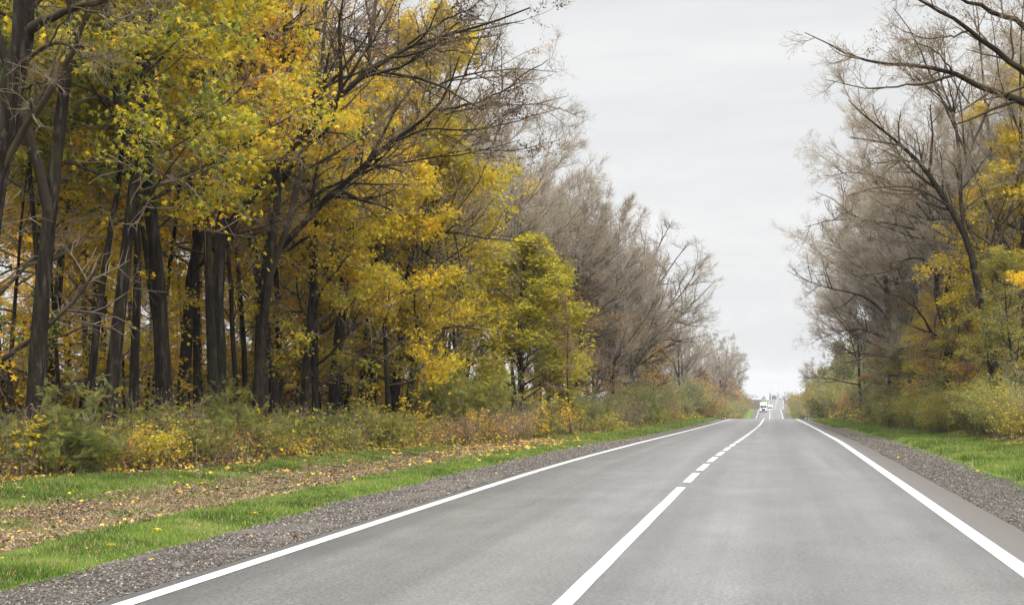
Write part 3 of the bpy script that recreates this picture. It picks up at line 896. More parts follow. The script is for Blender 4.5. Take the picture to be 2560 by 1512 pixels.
V_['sparse'] = auto_tree(290, 8.5, .08, .2, 16, 3.4, (60, 90), MAPLE_L, dict(on=1, n=9, size=.10, tmp=MT, gap=.0, cs=1.0, spread=.2, seed=9), limb_up=.02)
# dense round maple
V_['round0'] = auto_tree(300, 8.2, .17, .12, 36, 3.1, (50, 85), [dict(n=9, ang=(35, 70), len=.55, K=5, wob=.12, up=.03, sides=4, t0=.2, rmin=.006), dict(n=7, ang=(35, 70), len=.6, K=4, wob=.14, up=.0, sides=3, t0=.15, rmin=.004, lmin=.3)],
                        dict(on=1, n=13, size=.085, tmp=MT, gap=-.9, spread=.14), limb_up=.06)
# slim pole trees with a few leaves
for k in range(3):
    V_['pole%d' % k] = auto_tree(400 + k, (13, 14, 12)[k], (.12, .10, .14)[k], .32, 12, 2.8, (40, 70), [dict(n=6, ang=(30, 65), len=.5, K=4, wob=.14, up=.04, sides=3, t0=.2, rmin=.005), dict(n=5, ang=(30, 65), len=.6, K=3, wob=.14, up=.02, sides=3, t0=.1, rmin=.004, lmin=.3)],
                                dict(on=1, n=7, size=.10, tmp=MT, gap=-.25, spread=.16, seed=k + 4, cs=1.0), lean=((.04, .03), (-.03, .02), (.02, -.03))[k], flare=1.15, top=.3)
# distant trees
for k in range(3):
    V_['farbare%d' % k] = auto_tree(500 + k, (18, 16, 17)[k], .25, .2, 26, (6.5, 6, 5.5)[k], (35, 70), FAR_BARE, fork=2)
for k in range(3):
    V_['farleafy%d' % k] = auto_tree(550 + k, (11, 9, 12)[k], .16, .1, 24, (3.8, 3.6, 3.4)[k], (45, 85), [dict(n=7, ang=(30, 65), len=.55, K=3, wob=.12, up=.03, sides=3, t0=.2, rmin=.012), dict(n=6, ang=(30, 70), len=.6, K=2, wob=.1, up=.02, sides=3, t0=.1, rmin=.009, lmin=.4)],
                                     dict(on=1, n=9, size=.17, tmp=QT, gap=-.5, spread=.28, seed=k), fork=0)

def tree(kind, base, label, cat='tree', group=None, rot=0., s=1., sz=None, color=(.5, .35, .25, 1), name='tree', tilt=(0, 0)):
    e = bpy.data.objects.new(name, None)
    e.empty_display_size = .3
    link(e)
    e.location = base
    e.rotation_mode = 'ZYX'
    e.rotation_euler = (tilt[0], tilt[1], rot)
    e.scale = (s, s, sz or s)
    tag(e, label, cat, group)
    tm, bm, lm = V_[kind]
    obj('trunk', tm, e); obj('branches', bm, e)
    if lm: obj('foliage', lm, e, color=color)
    return e

# trees whose trunk and limbs are given point by point: (px, py, y, radius)
def custom(name, label, lines_, levels, leaf=None, color=(.5, .35, .25, 1), ground=True, group=None, seedfrom=1, trunk_seed=True, t0trunk=.45, seed=0, bcol=(.62, .56, .48, 1)):
    r = np.random.default_rng(900 + seed)
    Ps, Rs = [], []
    for li in lines_:
        P = np.array([pt(a, b, y) for a, b, y, q in li]); Q = np.array([q for *_, q in li])
        Ps.append(P); Rs.append(Q)
    b0 = Ps[0][0].copy(); b0[2] = ground_z(b0[0], b0[1])
    Ps[0][0] = b0 - np.array([0, 0, .2])
    Rs[0][0] *= 1.25
    Ps = [p - b0 for p in Ps]
    mains, mr = [], []
    for k, (p, q) in enumerate(zip(Ps, Rs)):
        K = 18 if k == 0 else 14
        a, b = resamp(p, q, K)
        a[1:-1] = (a[:-2] + 2 * a[1:-1] + a[2:]) / 4
        a[2:-1] += r.normal(0, .02, a[2:-1].shape)
        mains.append(a); mr.append(b)
    sl = [resamp(a, b, 14) for a, b in zip(mains[seedfrom:], mr[seedfrom:])]
    if trunk_seed:
        k0 = int(len(mains[0]) * t0trunk)
        sl.append(resamp(mains[0][k0:], mr[0][k0:], 14))
    spec = dict(levels=levels, seedP=np.stack([s[0] for s in sl]), seedR=np.stack([s[1] for s in sl]))
    tm, bm, lm = wood(mains, mr, r, spec, leaf)
    e = bpy.data.objects.new(name, None); link(e); e.location = b0
    tag(e, label, 'tree', group)
    obj('trunk', tm, e); obj('branches', bm, e, color=bcol)
    if lm: obj('foliage', lm, e, color=color)
    return e

# ------------------------------------------------------------------ shrubs
def pinnate():
    V, F = [], []
    for k in range(8):
        y0 = .12 + k * .115; l = .24 * (1 - .45 * abs(k - 3.2) / 5)
        for sx in (-1, 1):
            n = len(V)
            V += [(0, y0, 0), (sx * l * .5, y0 - .035, .015), (sx * l, y0 + .03, -.05), (sx * l * .55, y0 + .06, .01)]
            F.append([n, n + 1, n + 2, n + 3])
    n = len(V); V += [(-.008, 0, 0), (.008, 0, 0), (.006, 1, -.1), (-.006, 1, -.1)]; F.append([n, n + 1, n + 2, n + 3])
    V = np.array(V); V[:, 2] -= .28 * V[:, 1] ** 2
    return V, np.array(F)
PT = pinnate()
def shrub_mesh(seed, H, W, nst, tmp, size, nl, tint=(.5, .25), lean=.5, sub=5, flat=.5, z0=.15, stem_r=.008, K2=4):
    r = np.random.default_rng(seed)
    a = r.random(nst) * 6.28; q = r.random(nst) ** .6 * W * .35
    st = np.stack([np.cos(a) * q, np.sin(a) * q, np.full(nst, -.08)], -1)
    d = np.stack([np.cos(a) * q / W * 2 * lean, np.sin(a) * q / W * 2 * lean, np.ones(nst)], -1) + r.normal(0, .12, (nst, 3))
    P = grow(st, d, H * r.uniform(.6, 1.08, nst), 7, .09, -.01, r)
    Rr = stem_r * np.linspace(1, .35, 7)[None] * r.uniform(.7, 1.3, nst)[:, None]
    mt = MB(); mt.tubes(P, Rr, 4, .25 + .4 * r.random(nst))
    Q, QR, _ = spawn(P, Rr, sub, .25, 1, (25, 65), .38, r, K2, .14, .03, rmin=.0035, lmin=.2)
    mt.tubes(Q, QR, 3, .5 + .4 * r.random(len(Q)))
    ml = MB()
    A = np.concatenate([Q.reshape(-1, 3), P[:, 2:].reshape(-1, 3)])
    A = A[A[:, 2] > z0 * H]
    idx = r.integers(0, len(A), nl)
    B = A[idx] + r.normal(0, .05 * W, (nl, 3)) * np.array([1, 1, .7])
    B[:, 2] = np.maximum(B[:, 2], .05)
    V, F, k = place(tmp, B, size * r.uniform(.6, 1.3, nl), r, flat, .1)
    ml.add(V, [F], np.repeat(np.clip(r.normal(tint[0], tint[1], nl), 0, 1), k))
    return mt.mesh('stems', TWIG), ml.mesh('foliage', LEAF)
for k in range(3):
    V_['feather%d' % k] = shrub_mesh(600 + k, (1.7, 2.2, 1.5)[k], (1.5, 1.8, 1.6)[k], 22, PT, .24, 900, flat=.45)
    V_['bramble%d' % k] = shrub_mesh(620 + k, (1.3, 1.1, 1.5)[k], (1.7, 2.0, 1.4)[k], 34, QT, .045, 1500, flat=.4, sub=7)
    V_['twiggy%d' % k] = shrub_mesh(640 + k, (1.7, 1.3, 2.1)[k], (1.3, 1.5, 1.6)[k], 46, QT, .04, 450, flat=.3, sub=9, stem_r=.006)
    V_['sapling%d' % k] = shrub_mesh(660 + k, (2.1, 1.5, 2.8)[k], (1.1, 1.0, 1.7)[k], (7, 9, 12)[k], MT, .085, (260, 300, 620)[k], flat=.55, stem_r=.010)
    V_['willow%d' % k] = shrub_mesh(680 + k, (5.2, 4.4, 6.2)[k], (4.2, 4.0, 4.4)[k], 60, QT, .12, 7500, flat=.2, sub=10, stem_r=.03, z0=.06, lean=.8)
V_['tallfeather'] = shrub_mesh(700, 3.6, 3.6, 40, PT, .30, 2200, flat=.45, sub=7, stem_r=.014)
V_['ghost'] = shrub_mesh(701, 3.2, 2.0, 40, QT, .03, 60, flat=.3, sub=12, stem_r=.009)

def shrub(kind, x, y, label, cat='shrub', group=None, s=1., rot=0., color=(.3, .3, .3, 1), name='shrub', loc=None, sz=None):
    e = bpy.data.objects.new(name, None); e.empty_display_size = .2
    link(e)
    if loc is None: loc = (x, y, float(ground_z(x, y)))
    e.location = loc
    e.rotation_euler = (0, 0, rot); e.scale = (s, s, sz or s)
    tag(e, label, cat, group)
    a, b = V_[kind]
    obj('stems', a, e); obj('foliage', b, e, color=color)
    return e

GREEN = (.25, .28, .12, .9); OLIVE = (.26, .3, .2, 1); YG = (.40, .35, .2, 1); YEL = (.55, .25, .14, 1); ORA = (.68, .25, .1, 1); RUST = (.86, .25, .08, 1); DARK = (.95, .15, .05, 1)
r = np.random.default_rng(41)

# --- left belt, front row of thick trunks (px of the trunk, distance)
front = [
    ('tall0', 92, 27.5, 1.02, 'thick ridged trunk with a flared foot at the left end of the front row', (0, -.05), .9, 0.3),
    ('tall1', 268, 30.5, 1.0, 'tall dark tree with a forked upper trunk, second thick trunk from the left', (0, .02), 1.0, 2.2),
    ('tall0', 412, 34.5, 1.12, 'straight thick trunk with pale flecked bark standing above the fern like shrubs', (0, 0), 1.0, 4.0),
    ('tall1', 535, 38.0, .92, 'medium dark trunk just right of the straight flecked trunk', (0, .01), 1.0, 5.1),
    ('tall0', 642, 42.0, .95, 'nearly black trunk whose crown divides high above yellow maple leaves', (0, .02), 1.0, 1.3),
    ('tall0', 700, 45.0, .9, 'dark trunk leaning left between the black trunk and the broad pair', (0, -.07), 1.0, 2.9),
    ('tall2', 756, 46.5, .9, 'leaning dark trunk with a wide foot beside the broad pair of trunks', (0, .05), 1.0, .4),
    ('tall0', 832, 51.0, 1.15, 'broad trunk in deep shade behind the yellow leaves', (0, 0), 1.0, 5.9),
    ('tall1', 915, 56.0, .95, 'dark trunk rising behind the small yellow sapling', (0, .03), 1.0, 3.4),
    ('tall0', 985, 62.0, .95, 'dark trunk half hidden by hanging yellow maple leaves', (0, 0), 1.0, 4.4),
    ('tall2', 1075, 70.0, 1.0, 'bare crowned tree behind the tall pale green feathery bush', (0, 0), 1.0, .9),
]
for kind, px, y, s_, lab, tl, szf, rot in front:
    b = base_at(px, y)
    tree(kind, b, lab, s=s_, rot=rot, tilt=tl, color=(.8, .4, .3, 1), name='bare_tree', group='thick old trees of the front row on the left')
# rows behind
k = 0
for i in range(52):
    y = 30 + i * 1.45 + r.uniform(-.8, .8)
    edge = float(shrub_l(y)) + float(mid(y))
    x = edge - r.uniform(6.0, 17)
    kind = ['pole0', 'pole1', 'pole2', 'tall1', 'pole0'][i % 5]
    tree(kind, (x, y, float(ground_z(x, y))), 'slim dark trunk in the shaded rows behind the front trees of the left belt', rot=r.random() * 6.28, s=r.uniform(.85, 1.25) if kind != 'tall1' else .8,
         tilt=(r.normal(0, .03), r.normal(0, .035)), color=(.52 + .08 * r.random(), .4, .3, 1), name='slim_tree', group='slim trees in the back rows of the left belt')
for i in range(20):
    y = 32 + i * 3.6 + r.uniform(-1, 1)
    x = float(shrub_l(y)) + float(mid(y)) - r.uniform(17, 21)
    tree('maple%d' % (i % 4), (x, y, float(ground_z(x, y))), 'low yellow tree closing the far side of the left belt', s=r.uniform(.6, .85), rot=r.random() * 6.28, color=(.5 + .15 * r.random(), .35, .3, 1), name='maple_tree', group='low trees along the far side of the left belt')
for i in range(26):
    y = 34 + i * 3.2 + r.uniform(-.8, .8)
    x = float(shrub_l(y)) + float(mid(y)) - r.uniform(12.5, 15)
    shrub('willow%d' % (i % 3), x, y, 'brown and olive bush behind the trunks at the back of the left belt', cat='bush', group='bushes at the back of the left belt', s=r.uniform(.5, .68), rot=r.random() * 6.28, color=([.85, .36, .9, .5][i % 4], .4, .25, .8), name='back_bush')
for i, px in enumerate([20, 150, 215, 310, 370, 470, 500, 590, 690, 740, 800, 870]):
    y = 29 + px / 33 + r.uniform(0, 4)
    tree('sparse', base_at(px, y), 'thin young maple with scattered yellow leaves among the trunks', s=r.uniform(.75, 1.05), rot=r.random() * 6.28, color=(.48 + .14 * r.random(), .35, .25, 1), name='young_maple', group='young maples among the trunks')
# maples of the understorey, left
maples = [
    (3, -20, 28, 1.05, (.22, .38, .22, 1), 'green leaved maple at the far left end of the belt'),
    (1, 110, 30, 1.0, (.27, .4, .3, 1), 'green turning yellow maple hanging before the thick flared trunk'),
    (0, 215, 31, 1.0, (.36, .4, .3, 1), 'yellow green maple between the two leftmost thick trunks'),
    (2, 330, 33, 1.0, (.45, .40, .3, 1), 'tall yellow maple filling the gap left of the straight flecked trunk'),
    (3, 430, 37, 1.0, (.48, .42, .32, 1), 'yellow maple with sprays hanging beside the straight flecked trunk'),
    (0, 560, 41, 1.05, (.58, .40, .3, 1), 'golden maple with a patch of orange leaves high in its crown'),
    (1, 610, 44, 1.1, (.52, .30, .2, 1), 'yellow maple beside the nearly black trunk'),
    (2, 700, 48, 1.05, (.50, .28, .18, 1), 'tall bright yellow maple reaching up towards the bare limbs'),
    (3, 790, 48, .9, (.44, .40, .28, 1), 'yellow green maple drooping low over the broad trunk'),
    (0, 850, 55, 1.1, (.48, .26, .16, 1), 'broad golden maple in the middle of the left belt'),
    (2, 975, 57, 1.1, (.47, .26, .18, 1), 'tallest bright yellow maple whose top shows against bare branches'),
    (1, 975, 53, .95, (.52, .28, .16, 1), 'low yellow maple with leaves hanging over the shrubs'),
    (3, 1015, 56, 1.05, (.47, .24, .16, 1), 'bright lemon yellow maple at the right edge of the golden mass'),
]
for kk, px, y, s_, col, lab in maples:
    b = base_at(px, y)
    tree(('hmaple%d' if 100 < px < 720 else 'maple%d') % kk, b, lab, s=s_ * (1.12 if px > 100 else 1.0), rot=r.random() * 6.28, color=col, name='maple_tree', group='autumn maples of the left belt', tilt=(r.normal(0, .02), r.normal(0, .03)))
for i, (px, y, s_, c) in enumerate([(130, 37, 1.0, .50), (260, 40, 1.1, .54), (380, 42, 1.1, .52), (500, 47, 1.1, .56), (640, 53, 1.15, .50), (760, 57, 1.15, .53), (20, 40, 1.0, .40), (330, 54, 1.15, .54), (520, 60, 1.2, .50), (900, 66, 1.15, .50), (820, 66, 1.2, .54)]):
    tree(('hmaple%d' if px < 720 else 'maple%d') % ((i * 3 + 1) % 4), base_at(px, y), 'yellow maple crown filling gaps among the trunks of the left belt', s=s_, rot=r.random() * 6.28, color=(c, .38, .24, 1), name='maple_tree', group='maples filling the left belt')
tree('round0', base_at(1308, 64), 'round crowned yellow green maple standing apart in front of bare trees', s=1.3, sz=1.03, color=(.415, .24, .16, 1), name='round_maple')
# beyond the round maple: rust, brown and golden trees under bare crowns
for i, (px, y, s_, c, q) in enumerate([(1400, 84, .80, .80, 0), (1440, 96, .85, .70, 1), (1490, 104, .9, .84, 3), (1530, 118, .85, .66, 0), (1560, 126, .9, .62, 2), (1600, 138, .8, .36, 1), (1640, 150, .8, .58, 3), (1395, 92, 1.0, .86, 2), (1480, 120, 1.1, .8, 3)]):
    lab = ['rust brown leafed tree right of the round maple', 'orange brown tree beneath the bare crowns', 'dark red brown tree in the middle of the bare stand', 'golden tree under the bare overhanging limbs',
           'yellow orange tree where the left belt nears the crest', 'olive green tree low on the left before the crest', 'ochre tree at the end of the near left belt', 'tall brown leafed tree behind the round maple', 'russet tree deep in the bare stand'][i]
    tree('maple%d' % q, base_at(px, y), lab, s=s_, rot=r.random() * 6.28, color=(c + .05, .5, .2, .58), name='autumn_tree')
# bare trees 60 - 160 m, left
lb = 'tall bare grey brown tree with a wide twiggy crown in the left stand'
for i in range(21):
    y = 68 + i * 3.3 + r.uniform(-1, 1)
    edge = float(shrub_l(y)) + float(mid(y))
    x = edge - [2.2, 4.8, 8.5][i % 3] - r.random() * 1.5 - 6 * (1 - sstep(76, 92, y))
    tree('stand%d' % (i % 4), (x, y, float(ground_z(x, y))), lb, s=(.86, .93, 1.0)[i % 3] * r.uniform(.95, 1.05) * (1.12 if y < 90 else 1 - .24 * sstep(95, 132, y)), rot=r.normal(-.2, .5),
         tilt=(r.normal(0, .02), .05 + r.normal(0, .02)), color=(.82, .3, .2, 1), name='bare_tree', group='bare trees of the left stand')
# beyond the crest, left
for i in range(36):
    y = 168 + i * 9.6 + r.uniform(-3, 3)
    x = float(mid(y)) - 8.8 - [1.0, 5, 9.5][i % 3] - r.random() * 2
    big = i % 5 in (0, 2, 3)
    s_ = (1.05 if big else 1.0) * r.uniform(.9, 1.1) * (1 - .45 * sstep(400, 490, y)) * (1 if y > 300 else .74)
    tree(('farbare%d' if big else 'farleafy%d') % (i % 3), (x, y, float(ground_z(x, y))), 'distant bare tree of the left row beyond the crest' if big else 'distant rusty or golden leaved tree of the left row beyond the crest',
         s=s_, rot=r.random() * 6.28, color=([.86, .80, .90, .54][i % 4], .3, .2, .65), name='bare_tree' if big else 'autumn_tree', group='bare trees beyond the crest on the left' if big else 'leafy trees beyond the crest on the left')
for i in range(36):
    y = (70 + i * 6) if i < 8 else 112 + (i - 8) * 12.5 + r.uniform(-3, 3)
    x = float(mid(y)) + float(shrub_l(y)) - 1.5 - r.random() * 1.2
    shrub('willow%d' % (i % 3), x, y, 'dull green willow bush lining the left verge near and beyond the crest', cat='bush', group='willow bushes along the left verge', s=r.uniform(.75, 1.1) * (.38 if y < 95 else .55 if y < 150 else 1), rot=r.random() * 6.28,
          color=([.27, .34, .2, .36, .80][i % 5], .3, .2, .5), name='willow_bush')

# --- right belt
right = [
    ('tall1', 2476, 62, .95, 'dark bare trunk near the right edge behind yellow leaves', 1.0, (0, -.02)),
    ('tall2', 2640, 50, 1.0, 'large bare tree just outside the right edge with branches reaching in', 3.0, (0, 0)),
    ('tall0', 2535, 66, 1.0, 'straight dark trunk at the right edge among yellow leaves', 4.0, (0, 0)),
    ('bare2', 2420, 78, .95, 'bare tree with leaning trunk among olive leaves on the right', 5.0, (0, -.06)),
    ('stand0', 2330, 90, .95, 'dark bare tree behind the forked mossy tree on the right', .5, (0, 0)),
    ('stand2', 2290, 98, 1.0, 'leaning dark tree left of the forked mossy tree', 2.6, (0, -.08)),
]
def right_base(px, y, gap=2.2):
    b = base_at(px, y); b[0] = max(b[0], float(mid(y) + shrub_r(y)) + gap); b[2] = float(ground_z(b[0], y)); return b
for kind, px, y, s_, lab, rot, tl in right:
    tree(kind, right_base(px, y), lab, s=s_, rot=rot, tilt=tl, color=(.9, .3, .2, 1), name='bare_tree')
for i in range(17):
    y = 64 + i * 4.6 + r.uniform(-1, 1)
    x = float(mid(y)) + float(shrub_r(y)) + [1.6, 4.8, 9][i % 3] + r.random() * 1.5
    tree('stand%d' % (i % 4), (x, y, float(ground_z(x, y))), 'tall bare tree with tan twigs in the right stand', s=(.92, 1.02, 1.12)[i % 3] * r.uniform(.93, 1.05), rot=3.14 + r.normal(.2, .5),
         tilt=(r.normal(0, .02), -.05 + r.normal(0, .02)), color=(.82, .3, .2, 1), name='bare_tree', group='bare trees of the right stand')
for kk, px, y, s_, col, lab in [
    (2, 2585, 62, .95, (.50, .3, .2, 1), 'yellow leaved maple spreading at the right edge'),
    (0, 2490, 70, .8, (.48, .32, .2, .9), 'yellow green maple behind the dark trunk on the right'),
    (1, 2415, 80, .7, (.44, .3, .2, .8), 'olive yellow maple right of the forked mossy tree'),
    (3, 2350, 92, .75, (.44, .3, .2, .85), 'yellowing maple glimpsed behind the forked mossy tree'),
    (1, 2735, 42, .62, (.64, .2, .12, 1), 'bright orange maple cut by the right edge'),
    (3, 2610, 62, .9, (.48, .3, .2, 1), 'yellow maple deep in the right belt'),
    (2, 2500, 80, .75, (.40, .3, .2, .7), 'tall olive maple in the back of the right belt'),
    (0, 2440, 92, .7, (.80, .3, .2, .7), 'ochre maple far back in the right belt'),
    (1, 2290, 100, .8, (.34, .3, .2, 1), 'small green maple among the bare trees on the right')]:
    tree(('maple%d' if px < 2500 else 'hmaple%d') % kk, right_base(px, y, 2.2 if px < 2600 else -1.5), lab, s=s_ * .95, rot=r.random() * 6.28, color=col, name='maple_tree')
for i in range(26):
    y = 176 + i * 12 + r.uniform(-3, 3)
    x = float(mid(y)) + 10.2 + [1.0, 5, 9][i % 3] + r.random() * 2
    big = i % 4 == 1
    s_ = r.uniform(.9, 1.1) * (.78 if big else 1.1) * (1 - .5 * sstep(380, 480, y))
    tree(('farbare%d' if big else 'farleafy%d') % (i % 3), (x, y, float(ground_z(x, y))), 'distant grey bare tree of the right row beyond the crest' if big else 'distant dull green tree of the right row beyond the crest',
         s=s_, rot=r.random() * 6.28, color=([.26, .3, .36, .22][i % 4], .3, .15, .55), name='bare_tree' if big else 'green_tree', group='bare trees beyond the crest on the right' if big else 'green trees beyond the crest on the right')
for i in range(42):
    y = (56 + i * 3.6) if i < 14 else 100 + (i - 14) * 12.3 + r.uniform(-3, 3)
    x = float(mid(y)) + float(shrub_r(y)) + 1.6 + r.random() * 1.5
    shrub('willow%d' % (i % 3), x, y, 'olive willow bush lining the right verge near and beyond the crest', cat='bush', group='willow bushes along the right verge', s=r.uniform(.75, 1.1) * (.42 if y < 100 else .6 if y < 150 else 1.05), rot=r.random() * 6.28,
          color=([.30, .38, .24, .85, .33][i % 5], .3, .2, .55), name='willow_bush')
for i, (px, y, s_, c, al) in enumerate([(2100, 100, .55, .36, .6), (2160, 92, .6, .3, .5), (2215, 96, .6, .9, .6), (2260, 84, .55, .34, .6), (2300, 80, .6, .48, .9), (2340, 78, .62, .50, .85), (2385, 74, .5, .88, .7), (2420, 70, .5, .30, .7), (2460, 66, .5, .9, .7), (2500, 62, .5, .42, .8), (2545, 58, .5, .34, .8), (2580, 66, .8, .5, 1), (2200, 104, .6, .85, .6), (2280, 96, .6, .44, .7), (2360, 88, .6, .50, .9), (2440, 84, .6, .88, .7)]):
    tree('maple%d' % (i % 4), right_base(px, y, 1.2), 'low leafy tree filling the foot of the right belt', s=s_, rot=r.random() * 6.28, color=(c, .45, .25, al), name='low_tree', group='low leafy trees at the foot of the right belt')
# far clumps on the skyline
for i, (px, y, s_) in enumerate([(1944, 930, .34), (1950, 940, .30), (1956, 935, .26), (1961, 930, .36), (1968, 925, .40), (1975, 930, .32), (1982, 940, .28), (1925, 900, .25), (1990, 930, .32)]):
    x = pt(px, 990, y)[0]
    tree(['farbare0', 'farleafy1'][i % 2], (x, y, float(ground_z(x, y)) - .6), 'tiny tree on the skyline where the road disappears', s=s_, rot=i, color=(.25, .2, .1, 1), name='skyline_tree', group='trees on the skyline')

# --- hand-laid trees
LIMB = [dict(n=9, ang=(25, 60), len=.42, K=6, wob=.13, up=.05, sides=4, t0=.2, rmin=.008, fall=.65),
        dict(n=7, ang=(30, 65), len=.5, K=5, wob=.15, up=.05, sides=3, t0=.1, rmin=.005),
        dict(n=5, ang=(25, 60), len=.55, K=4, wob=.16, up=.04, sides=3, t0=.1, rmin=.0035, lmin=.3),
        dict(n=3, ang=(25, 60), len=.6, K=2, wob=.1, up=.05, sides=3, t0=.2, rmin=.0028, lmin=.15)]
def L2(ys, pts, ra, rb):
    n = len(pts); y0, y1 = ys
    return [(a, b, y0 + (y1 - y0) * i / (n - 1), ra + (rb - ra) * (i / (n - 1)) ** .8) for i, (a, b) in enumerate(pts)]
custom('mossy_tree', 'large mossy near tree leaning in at the upper left corner', [
    [(-85, 1230, 20, .29), (-60, 800, 20, .26), (-25, 480, 20, .23), (5, 330, 20, .21), (32, 215, 20, .19), (58, 60, 20, .17), (80, -130, 20, .15), (110, -420, 20, .1), (130, -700, 20, .03)],
    L2((20, 19.3), [(28, 205), (50, 158), (78, 146), (105, 112), (140, 102), (180, 122), (215, 150), (260, 165)], .055, .012),
    L2((20, 19), [(66, 80), (110, 52), (160, 30), (240, 2), (330, -25), (430, -40)], .10, .02),
    L2((20, 19.6), [(-30, 500), (15, 382), (60, 320), (105, 262), (140, 200), (185, 135), (215, 60), (235, -40), (250, -150)], .075, .03),
    L2((19.6, 18.8), [(120, 115), (185, 15), (240, 30), (300, 50), (380, 58)], .02, .008),
    L2((20, 19.4), [(45, 225), (80, 215), (125, 205)], .03, .015),
], [dict(LIMB[0], n=7), dict(LIMB[1], n=4), dict(LIMB[2], n=3), dict(LIMB[3], n=1)], seed=1)
custom('bare_tree', 'bare tree whose long diagonal limb climbs right across the yellow crowns', [
    [(548, 1010, 38.8, .21), (546, 760, 38.8, .19), (552, 620, 38.8, .17), (548, 450, 38.8, .14), (540, 250, 38.8, .14), (545, 0, 38.8, .1), (560, -250, 38.8, .05), (570, -420, 38.8, .02)],
    L2((38.8, 36), [(556, 610), (601, 509), (655, 455), (713, 407), (775, 320), (835, 255), (917, 183), (1019, 112), (1140, 80), (1240, 60), (1325, 20)], .15, .02),
    L2((37.5, 36.5), [(835, 255), (900, 150), (960, 60), (1010, -40)], .05, .012),
    L2((37, 36), [(1019, 112), (1100, 60), (1180, 20), (1230, -20)], .04, .01),
], LIMB, dict(on=1, n=12, size=.045, tmp=QT, gap=-.1, cs=1.5, spread=.1, tint=.2), color=(.95, .2, .1, 1), seed=2)
custom('bare_tree', 'bare tree with two limbs sweeping up over the tallest yellow maple', [
    [(655, 1010, 44, .21), (652, 760, 44, .19), (668, 640, 44, .17), (690, 480, 44, .16), (700, 300, 44, .13), (715, 100, 44, .09), (730, -100, 44, .05), (735, -250, 44, .02)],
    L2((44, 41), [(668, 650), (735, 590), (800, 512), (877, 440), (969, 364), (1020, 328), (1097, 276), (1117, 230), (1148, 143)], .14, .02),
    L2((42.4, 40), [(1097, 276), (1180, 262), (1260, 230), (1330, 170), (1370, 150)], .05, .01),
    L2((44, 42), [(690, 470), (760, 380), (800, 292), (897, 189), (969, 143), (1020, 113), (1107, 87), (1220, 72), (1312, 51)], .13, .012),
    L2((43, 42), [(969, 364), (1060, 320), (1180, 330), (1300, 300), (1400, 270)], .05, .01),
    L2((44, 42), [(690, 560), (800, 480), (900, 430), (1040, 400), (1180, 385), (1300, 350)], .07, .01),
], LIMB, dict(on=1, n=12, size=.045, tmp=QT, gap=-.2, cs=1.5, spread=.1, tint=.2), color=(.96, .2, .1, 1), seed=3)
custom('bare_tree', 'bare tree with a low dark limb reaching sideways past the lemon maple', [
    [(930, 1010, 57, .22), (925, 800, 57, .2), (922, 640, 57, .18), (930, 450, 57, .15), (950, 250, 57, .1), (970, 60, 57, .06), (985, -60, 57, .02)],
    L2((57, 52), [(924, 650), (940, 614), (974, 584), (1020, 579), (1117, 579), (1158, 584), (1235, 599), (1353, 609)], .12, .015),
    L2((55, 52), [(1117, 579), (1150, 560), (1185, 545), (1205, 520)], .04, .012),
    L2((57, 52), [(930, 500), (1000, 430), (1080, 390), (1180, 372), (1290, 380), (1400, 350)], .08, .01),
    L2((57, 52), [(935, 420), (1020, 330), (1120, 280), (1230, 262), (1340, 262), (1420, 240)], .08, .01),
    L2((57, 52), [(945, 330), (1050, 230), (1180, 180), (1300, 170), (1390, 180)], .07, .01),
    L2((57, 52), [(960, 200), (1060, 110), (1180, 60), (1310, 60)], .06, .01),
], LIMB, seed=4)
custom('bare_tree', 'bare tree with a pale arched limb across the upper left yellow leaves', [
    [(455, 1010, 41, .19), (470, 780, 41, .17), (500, 560, 41, .15), (545, 330, 41, .15), (600, 150, 41, .12), (640, 0, 41, .09), (680, -200, 41, .04), (700, -300, 41, .02)],
    L2((41, 39), [(608, 130), (640, 97), (717, 72), (789, 67), (860, 87), (928, 112), (990, 153), (1030, 190)], .08, .015),
    L2((41, 37), [(520, 440), (460, 470), (400, 420), (330, 330), (290, 300)], .06, .012),
    L2((41, 37), [(570, 240), (480, 190), (400, 175), (310, 140)], .06, .012),
    L2((41, 39), [(480, 690), (560, 590), (640, 575), (720, 545)], .05, .01),
], LIMB, dict(on=1, n=12, size=.045, tmp=QT, gap=.0, cs=1.5, spread=.1, tint=.2), color=(.96, .2, .1, 1), seed=5)
custom('bare_tree', 'big bare tree ending the left stand, one long limb over the road edge', [
    [(1590, 1030, 118, .26), (1592, 880, 118, .22), (1598, 760, 118, .16), (1606, 680, 118, .10), (1612, 620, 118, .05), (1614, 590, 118, .02)],
    L2((118, 112), [(1592, 900), (1640, 850), (1690, 800), (1730, 762), (1760, 730), (1790, 700)], .10, .02),
    L2((118, 112), [(1594, 860), (1650, 790), (1700, 740), (1735, 690), (1745, 640)], .09, .02),
    L2((118, 112), [(1597, 800), (1640, 720), (1690, 650), (1715, 615)], .09, .02),
    L2((118, 112), [(1602, 730), (1630, 650), (1660, 590), (1680, 555)], .08, .02),
    L2((118, 114), [(1590, 920), (1640, 880), (1700, 850), (1750, 840)], .07, .02),
], LIMB, seed=6)
